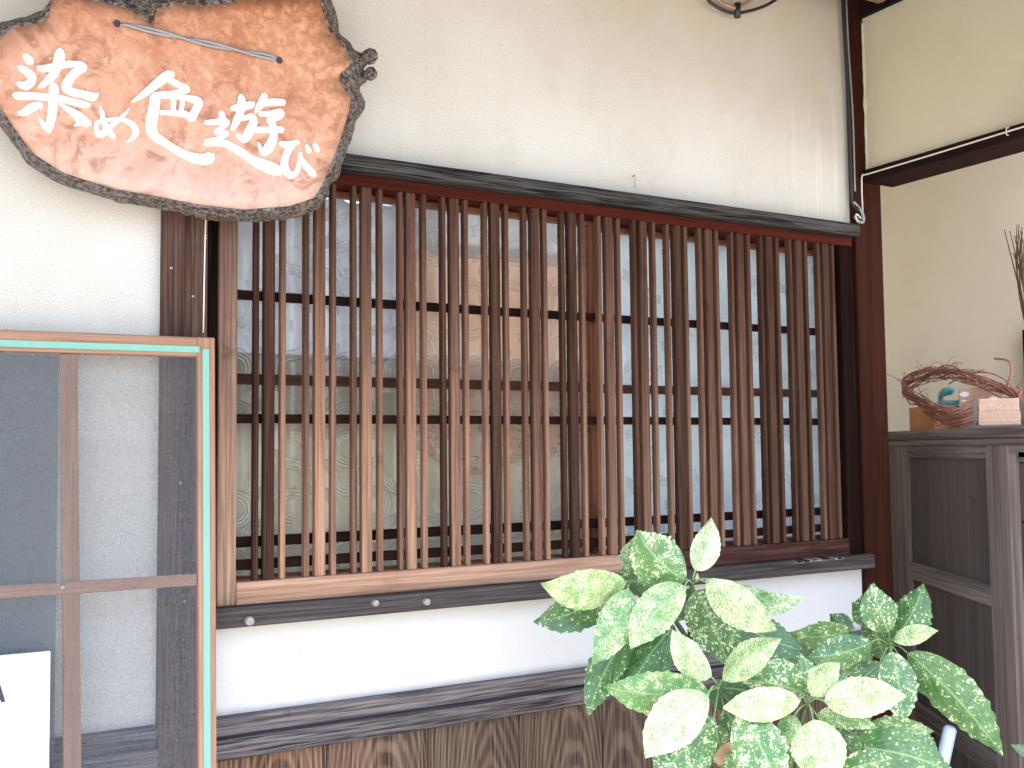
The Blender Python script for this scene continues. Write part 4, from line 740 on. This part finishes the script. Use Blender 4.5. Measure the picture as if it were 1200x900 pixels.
# cyan plastic clip: two jaws joined at the back
cy = newbm()
add_tube(cy, catmull([(0, 0, .046), (.02, 0, .060), (.05, 0, .066), (.085, 0, .064), (.11, 0, .072)], 5), [.007+.007*math.sin(math.pi*i/20) for i in range(21)], 8)
add_tube(cy, catmull([(0, 0, .040), (.03, 0, .024), (.07, 0, .018), (.11, 0, .020), (.15, 0, .024)], 5), [.009+.010*math.sin(math.pi*i/20) for i in range(21)], 8)
cplace('plastic_clip', cy, M['cyan'], 'bright cyan plastic clip with open jaws lying in the wreath', 'clip', (.085, .13, TZ+.062))
cplace('glass_jar', lathe([(.030, 0), (.036, .006), (.036, .055), (.028, .068), (.026, .078), (.029, .080), (.029, .088), (.024, .088), (.024, .07), (.0, .068)], 20), M['jar'], 'grey green glass jar at the right end of the cabinet top', 'jar', (.915, .05, TZ))
# wreath of woven twigs
random.seed(5)
wr = thing('twig_wreath', 'wreath woven from red brown vine twigs lying on the cabinet top', 'wreath', (2.95, .2, 1.5))
WL = catmull(WREATH, 10, closed=True); nW = len(WL)
for k in range(62):
    s0 = random.randrange(nW); ln = random.randint(35, 85); ph = random.uniform(0, 6.3); rr = random.uniform(.003, .038); tw = random.uniform(.05, .16)
    r0 = random.uniform(.0016, .0034); P = []; rd = []
    for i in range(0, ln, 3):
        c = WL[(s0+i) % nW]; a = ph+tw*i
        e = 1.0 if 4 < i < ln-5 else (1.5 if random.random() < .4 else 1.0)
        P.append(c+Vector((rr*math.cos(a)*.8, rr*math.cos(a)*.6, rr*math.sin(a)*.85))*e); rd.append(r0*(1-.5*i/ln))
    obj('twig', tube(P, rd, 5), M['twig'], wr)
for k in range(30):
    c = WL[random.randrange(nW)]; d = Vector((random.uniform(-1, 1), random.uniform(-1, 1), random.uniform(.2, 1.2))).normalized()*random.uniform(.03, .09)
    P = catmull([c, c+d*.6+Vector((0, 0, .01)), c+d+Vector((random.uniform(-.02, .02), random.uniform(-.02, .02), random.uniform(-.02, .01)))], 4)
    obj('twig', tube(P, [.0016-.0009*i/(len(P)-1) for i in range(len(P))], 4), M['twig'], wr)
c = Vector(WREATH[5]); 
obj('tendril', tube(catmull([c, c+Vector((-.01, -.03, .05)), c+Vector((.0, -.015, .085)), c+Vector((.04, .06, .10))], 5), [.004, .004, .004, .0038, .0036]+[.0035]*11, 6), M['twig'], wr)

h0, h1_ = Vector(HANDLE[0]), Vector(HANDLE[1])
placed('tool_handle', tube([h0, h0.lerp(h1_, .5), h0.lerp(h1_, .97), h1_], [.017, .0165, .016, .010], 12), M['handle'], tuple(h0), 'pale blue plastic handle leaning by the cabinet behind the leaves', 'handle')

# ------------------------------------------------------------------ insect screen leaning on the wall
ST = rad(2.5); SP = Vector((.4830, -.065, 1.6100))
su = Vector((-math.cos(ST), math.sin(ST), 0)); sv_ = Vector((0, .05, 1)).normalized(); sn = su.cross(sv_)
scm = Matrix(((su.x, sn.x, sv_.x, SP.x), (su.y, sn.y, sv_.y, SP.y), (su.z, sn.z, sv_.z, SP.z), (0, 0, 0, 1)))
scr = thing('insect_screen', 'wooden framed insect screen with mint edging leaning against the wall', 'screen'); scr.matrix_world = scm
BK = 1 if sn.y > 0 else -1     # local y towards the wall
def sp_(name, a, mat, bev=.0015, rot=0., rc=None):
    x0, x1, d0, d1, z0, z1 = a
    ys = sorted((d0*BK, d1*BK)); mt = None
    if rot: mt = Matrix.Translation(rc) @ Matrix.Rotation(rot, 4, 'Y') @ Matrix.Translation(-Vector(rc))
    return obj(name, box(x0, x1, ys[0], ys[1], z0, z1, bev=bev, mat=mt), mat, scr, local=True)
W_, H_ = .90, 1.61
sp_('stile', (0, .031, 0, .022, -H_, 0), M['screen_wood']); sp_('stile', (W_-.031, W_, 0, .022, -H_, 0), M['screen_wood'])
sp_('rail', (.0312, W_-.0312, .0005, .022, -.0355, 0), M['screen_wood_x']); sp_('rail', (.0312, W_-.0312, .0005, .022, -H_, -H_+.05), M['screen_wood_x'])
sp_('mint_strip', (.0105, .0225, -.0016, .0, -H_+.02, -.0215), M['mint'], .0003)
sp_('mint_strip', (.0280, W_-.0105, -.0016, .0003, -.0290, -.0172), M['mint'], .0003)
sp_('mint_strip', (W_-.0225, W_-.0105, -.0016, .0, -H_+.02, -.0295), M['mint'], .0003)
sp_('mesh_panel', (.0314, W_-.0314, .0030, .0034, -H_+.05, -.0358), M['mesh'], 0)
m2 = sp_('mesh_panel', (.262, W_-.034, .0210, .0214, -H_+.06, -.040), M['mesh2'], 0); m2['label'] = 'second darker layer of mesh left of the upright bar'
sp_('upright_bar', (.2320, .2600, .009, .019, -H_+.055, -.0362), M['screen_wood'], .001, rad(.95), (.245, 0, -.04))
sp_('cross_bar', (.0316, W_-.0316, .0050, .0088, -.4465, -.4255), M['screen_wood_x'], .001)
s_ = obj('screw', lathe([(.0001, -.0015), (.004, -.0015), (.005, 0), (.005, .001)], 10, (0, 0, 0), 'y'), M['steel'], scr, local=True); s_.location = (.253, .0046*BK, -.434)
nb = thing('notice_board', 'white painted board with a scrap of dark lettering propped on the screen', 'notice board'); nb.matrix_world = scm
ys = sorted((-.004*BK, -.012*BK))
obj('board', box(.2715, .62, ys[0], ys[1], -H_+.30, -.5360, bev=.0015, mat=Matrix.Translation((0, 0, 0))), M['white_paint'], nb, local=True)
bm = newbm()
tri = [(.3372, -.610), (.3500, -.566), (.3640, -.610), (.3560, -.610), (.3505, -.590), (.3440, -.610)]
f0 = [bm.verts.new((x, -.0125*BK, z)) for x, z in tri]; f1 = [bm.verts.new((x, -.0118*BK, z)) for x, z in tri]
bm.faces.new(f0); bm.faces.new(f1[::-1])
for i in range(6): bm.faces.new((f0[i], f0[(i+1) % 6], f1[(i+1) % 6], f1[i]))
obj('lettering', bm, M['ink'], nb, local=True)

# ------------------------------------------------------------------ spotted laurel
random.seed(21)
pl = thing('spotted_laurel', 'green and yellow speckled laurel shrub growing before the window wall', 'shrub', (1.60, -.275, 0))
for S in STEMS:
    P = catmull([p[:3] for p in S], 5); R_ = []
    for i in range(len(P)):
        f = i/5; a = min(int(f), len(S)-1); b = min(a+1, len(S)-1); R_.append(S[a][3]+(S[b][3]-S[a][3])*(f-a))
    obj('stem', tube(P, R_, 8), M['stem'], pl)
b0, b1 = [Vector(p) for p in BUD]
obj('bud', tube([b0, b0.lerp(b1, .4), b1], [.003, .0055, .0008], 8), M['bud'], pl)
def leaf(node, B, Mi, T, s, sp, serr=1.0, mat=None, name='leaf'):
    B, Mi, T, s, node = Vector(B), Vector(Mi), Vector(T), Vector(s), Vector(node)
    hwid = s.length; s = s.normalized(); bm = newbm(); uvl = bm.loops.layers.uv.new('UVMap')
    NV, NU = 22, 3; rows = []
    Cc = Mi*2-(B+T)*.5
    fold = random.uniform(.16, .46); wav = random.uniform(.0, 1.0)*6.28; wamp = random.uniform(.03, .09); curl = random.uniform(.0, .18)
    tw = random.uniform(-.18, .18); serr *= .45 if sp > .7 else 1.0; teeth = [random.choice((.2, .7, 1.0, 1.5)) for _ in range(NV+1)]
    for i in range(NV+1):
        v = i/NV
        c = B*(1-v)**2+Cc*2*v*(1-v)+T*v*v
        d = ((Cc-B)*(1-v)+(T-Cc)*v).normalized()
        nrm = s.cross(d).normalized(); sd_ = d.cross(nrm)*-1 if d.cross(nrm).dot(s) < 0 else d.cross(nrm)
        a = tw*(v-.3); sd2 = sd_*math.cos(a)+nrm*math.sin(a); nr2 = nrm*math.cos(a)-sd_*math.sin(a)
        w0 = (math.sin(math.pi*min(1, v**.80))**.78)*(1-.10*v) if 0 < v < 1 else 0.0
        if v > .80: w0 = w0*(1-.35*((v-.80)/.20))
        row = []
        for j in range(-NU, NU+1):
            u = j/NU; w = w0*hwid*u
            if abs(j) == NU and v > .34 and v < .97: w *= 1+serr*(.09 if (i+(j > 0)) % 2 else -.03)*teeth[i]
            off = hwid*(w0*abs(u)*fold*1.0-curl*w0*u*u*.9)+hwid*wamp*math.sin(v*9+wav+u*1.5)*abs(u)
            row.append((bm.verts.new(c+sd2*w+nr2*off*NSIGN), (.5+u/2, v)))
        rows.append(row)
    for i in range(NV):
        for j in range(2*NU):
            q = [rows[i][j], rows[i][j+1], rows[i+1][j+1], rows[i+1][j]]
            try: f = bm.faces.new([x[0] for x in q])
            except ValueError: continue
            f.smooth = True
            for lp_, x in zip(f.loops, q): lp_[uvl].uv = x[1]
    if (node-B).length > .004 and (node-B).length < .12:
        n0 = len(bm.faces)
        mid = node.lerp(B, .55)+Vector((0, 0, .12*(node-B).length))
        add_tube(bm, catmull([node, mid, B+(T-B)*.03], 4), .0016, 5, cap=False)
        bm.faces.ensure_lookup_table()
        for f in bm.faces[n0:]:
            for lp_ in f.loops: lp_[uvl].uv = (.5, .1)
    bmesh.ops.translate(bm, vec=-pl.location, verts=bm.verts)
    me = bpy.data.meshes.new(name); bm.to_mesh(me); bm.free(); me.materials.append(mat or M['leaf'])
    o = bpy.data.objects.new(name, me); C.objects.link(o); o.parent = pl; o['speckle'] = float(sp); return o
NSIGN = 1.0
for node, B, Mi, T, s, sp in LEAVES: leaf(node, B, Mi, T, s, sp)
dl = leaf(DEAD[1], DEAD[1], DEAD[2], DEAD[3], DEAD[4], .5, .2, M['dead_leaf']); dl['label'] = 'dry brown leaf'

# ------------------------------------------------------------------ eave above the wall
ev = thing('roof_eave', 'tiled roof eave shading the wall from above', 'roof', (.8, -.5, 2.75))
def prism(x0, x1, prof):
    bm = newbm(); a = [bm.verts.new((x0, y, z)) for y, z in prof]; b = [bm.verts.new((x1, y, z)) for y, z in prof]; n = len(prof)
    bm.faces.new(a); bm.faces.new(b[::-1])
    for i in range(n): bm.faces.new((a[i], a[(i+1) % n], b[(i+1) % n], b[i]))
    return bm
obj('soffit', prism(-2.6, 2.45, [(-1.3, 2.42), (0, 2.745), (1.7, 2.745), (1.7, 2.77), (0, 2.77), (-1.3, 2.445)]), M['soffit'], ev)
obj('tile_slab', prism(-2.6, 2.45, [(-1.34, 2.446), (0, 2.7715), (1.7, 2.7715), (1.7, 2.84), (0, 2.84), (-1.34, 2.50)]), M['tile'], ev)
obj('alcove_roof', box(2.4505, 3.6, -.50, 1.2, 2.745, 2.80, bev=0), M['soffit'], ev)  # unseen roof added to keep the sun off the alcove and cabinet
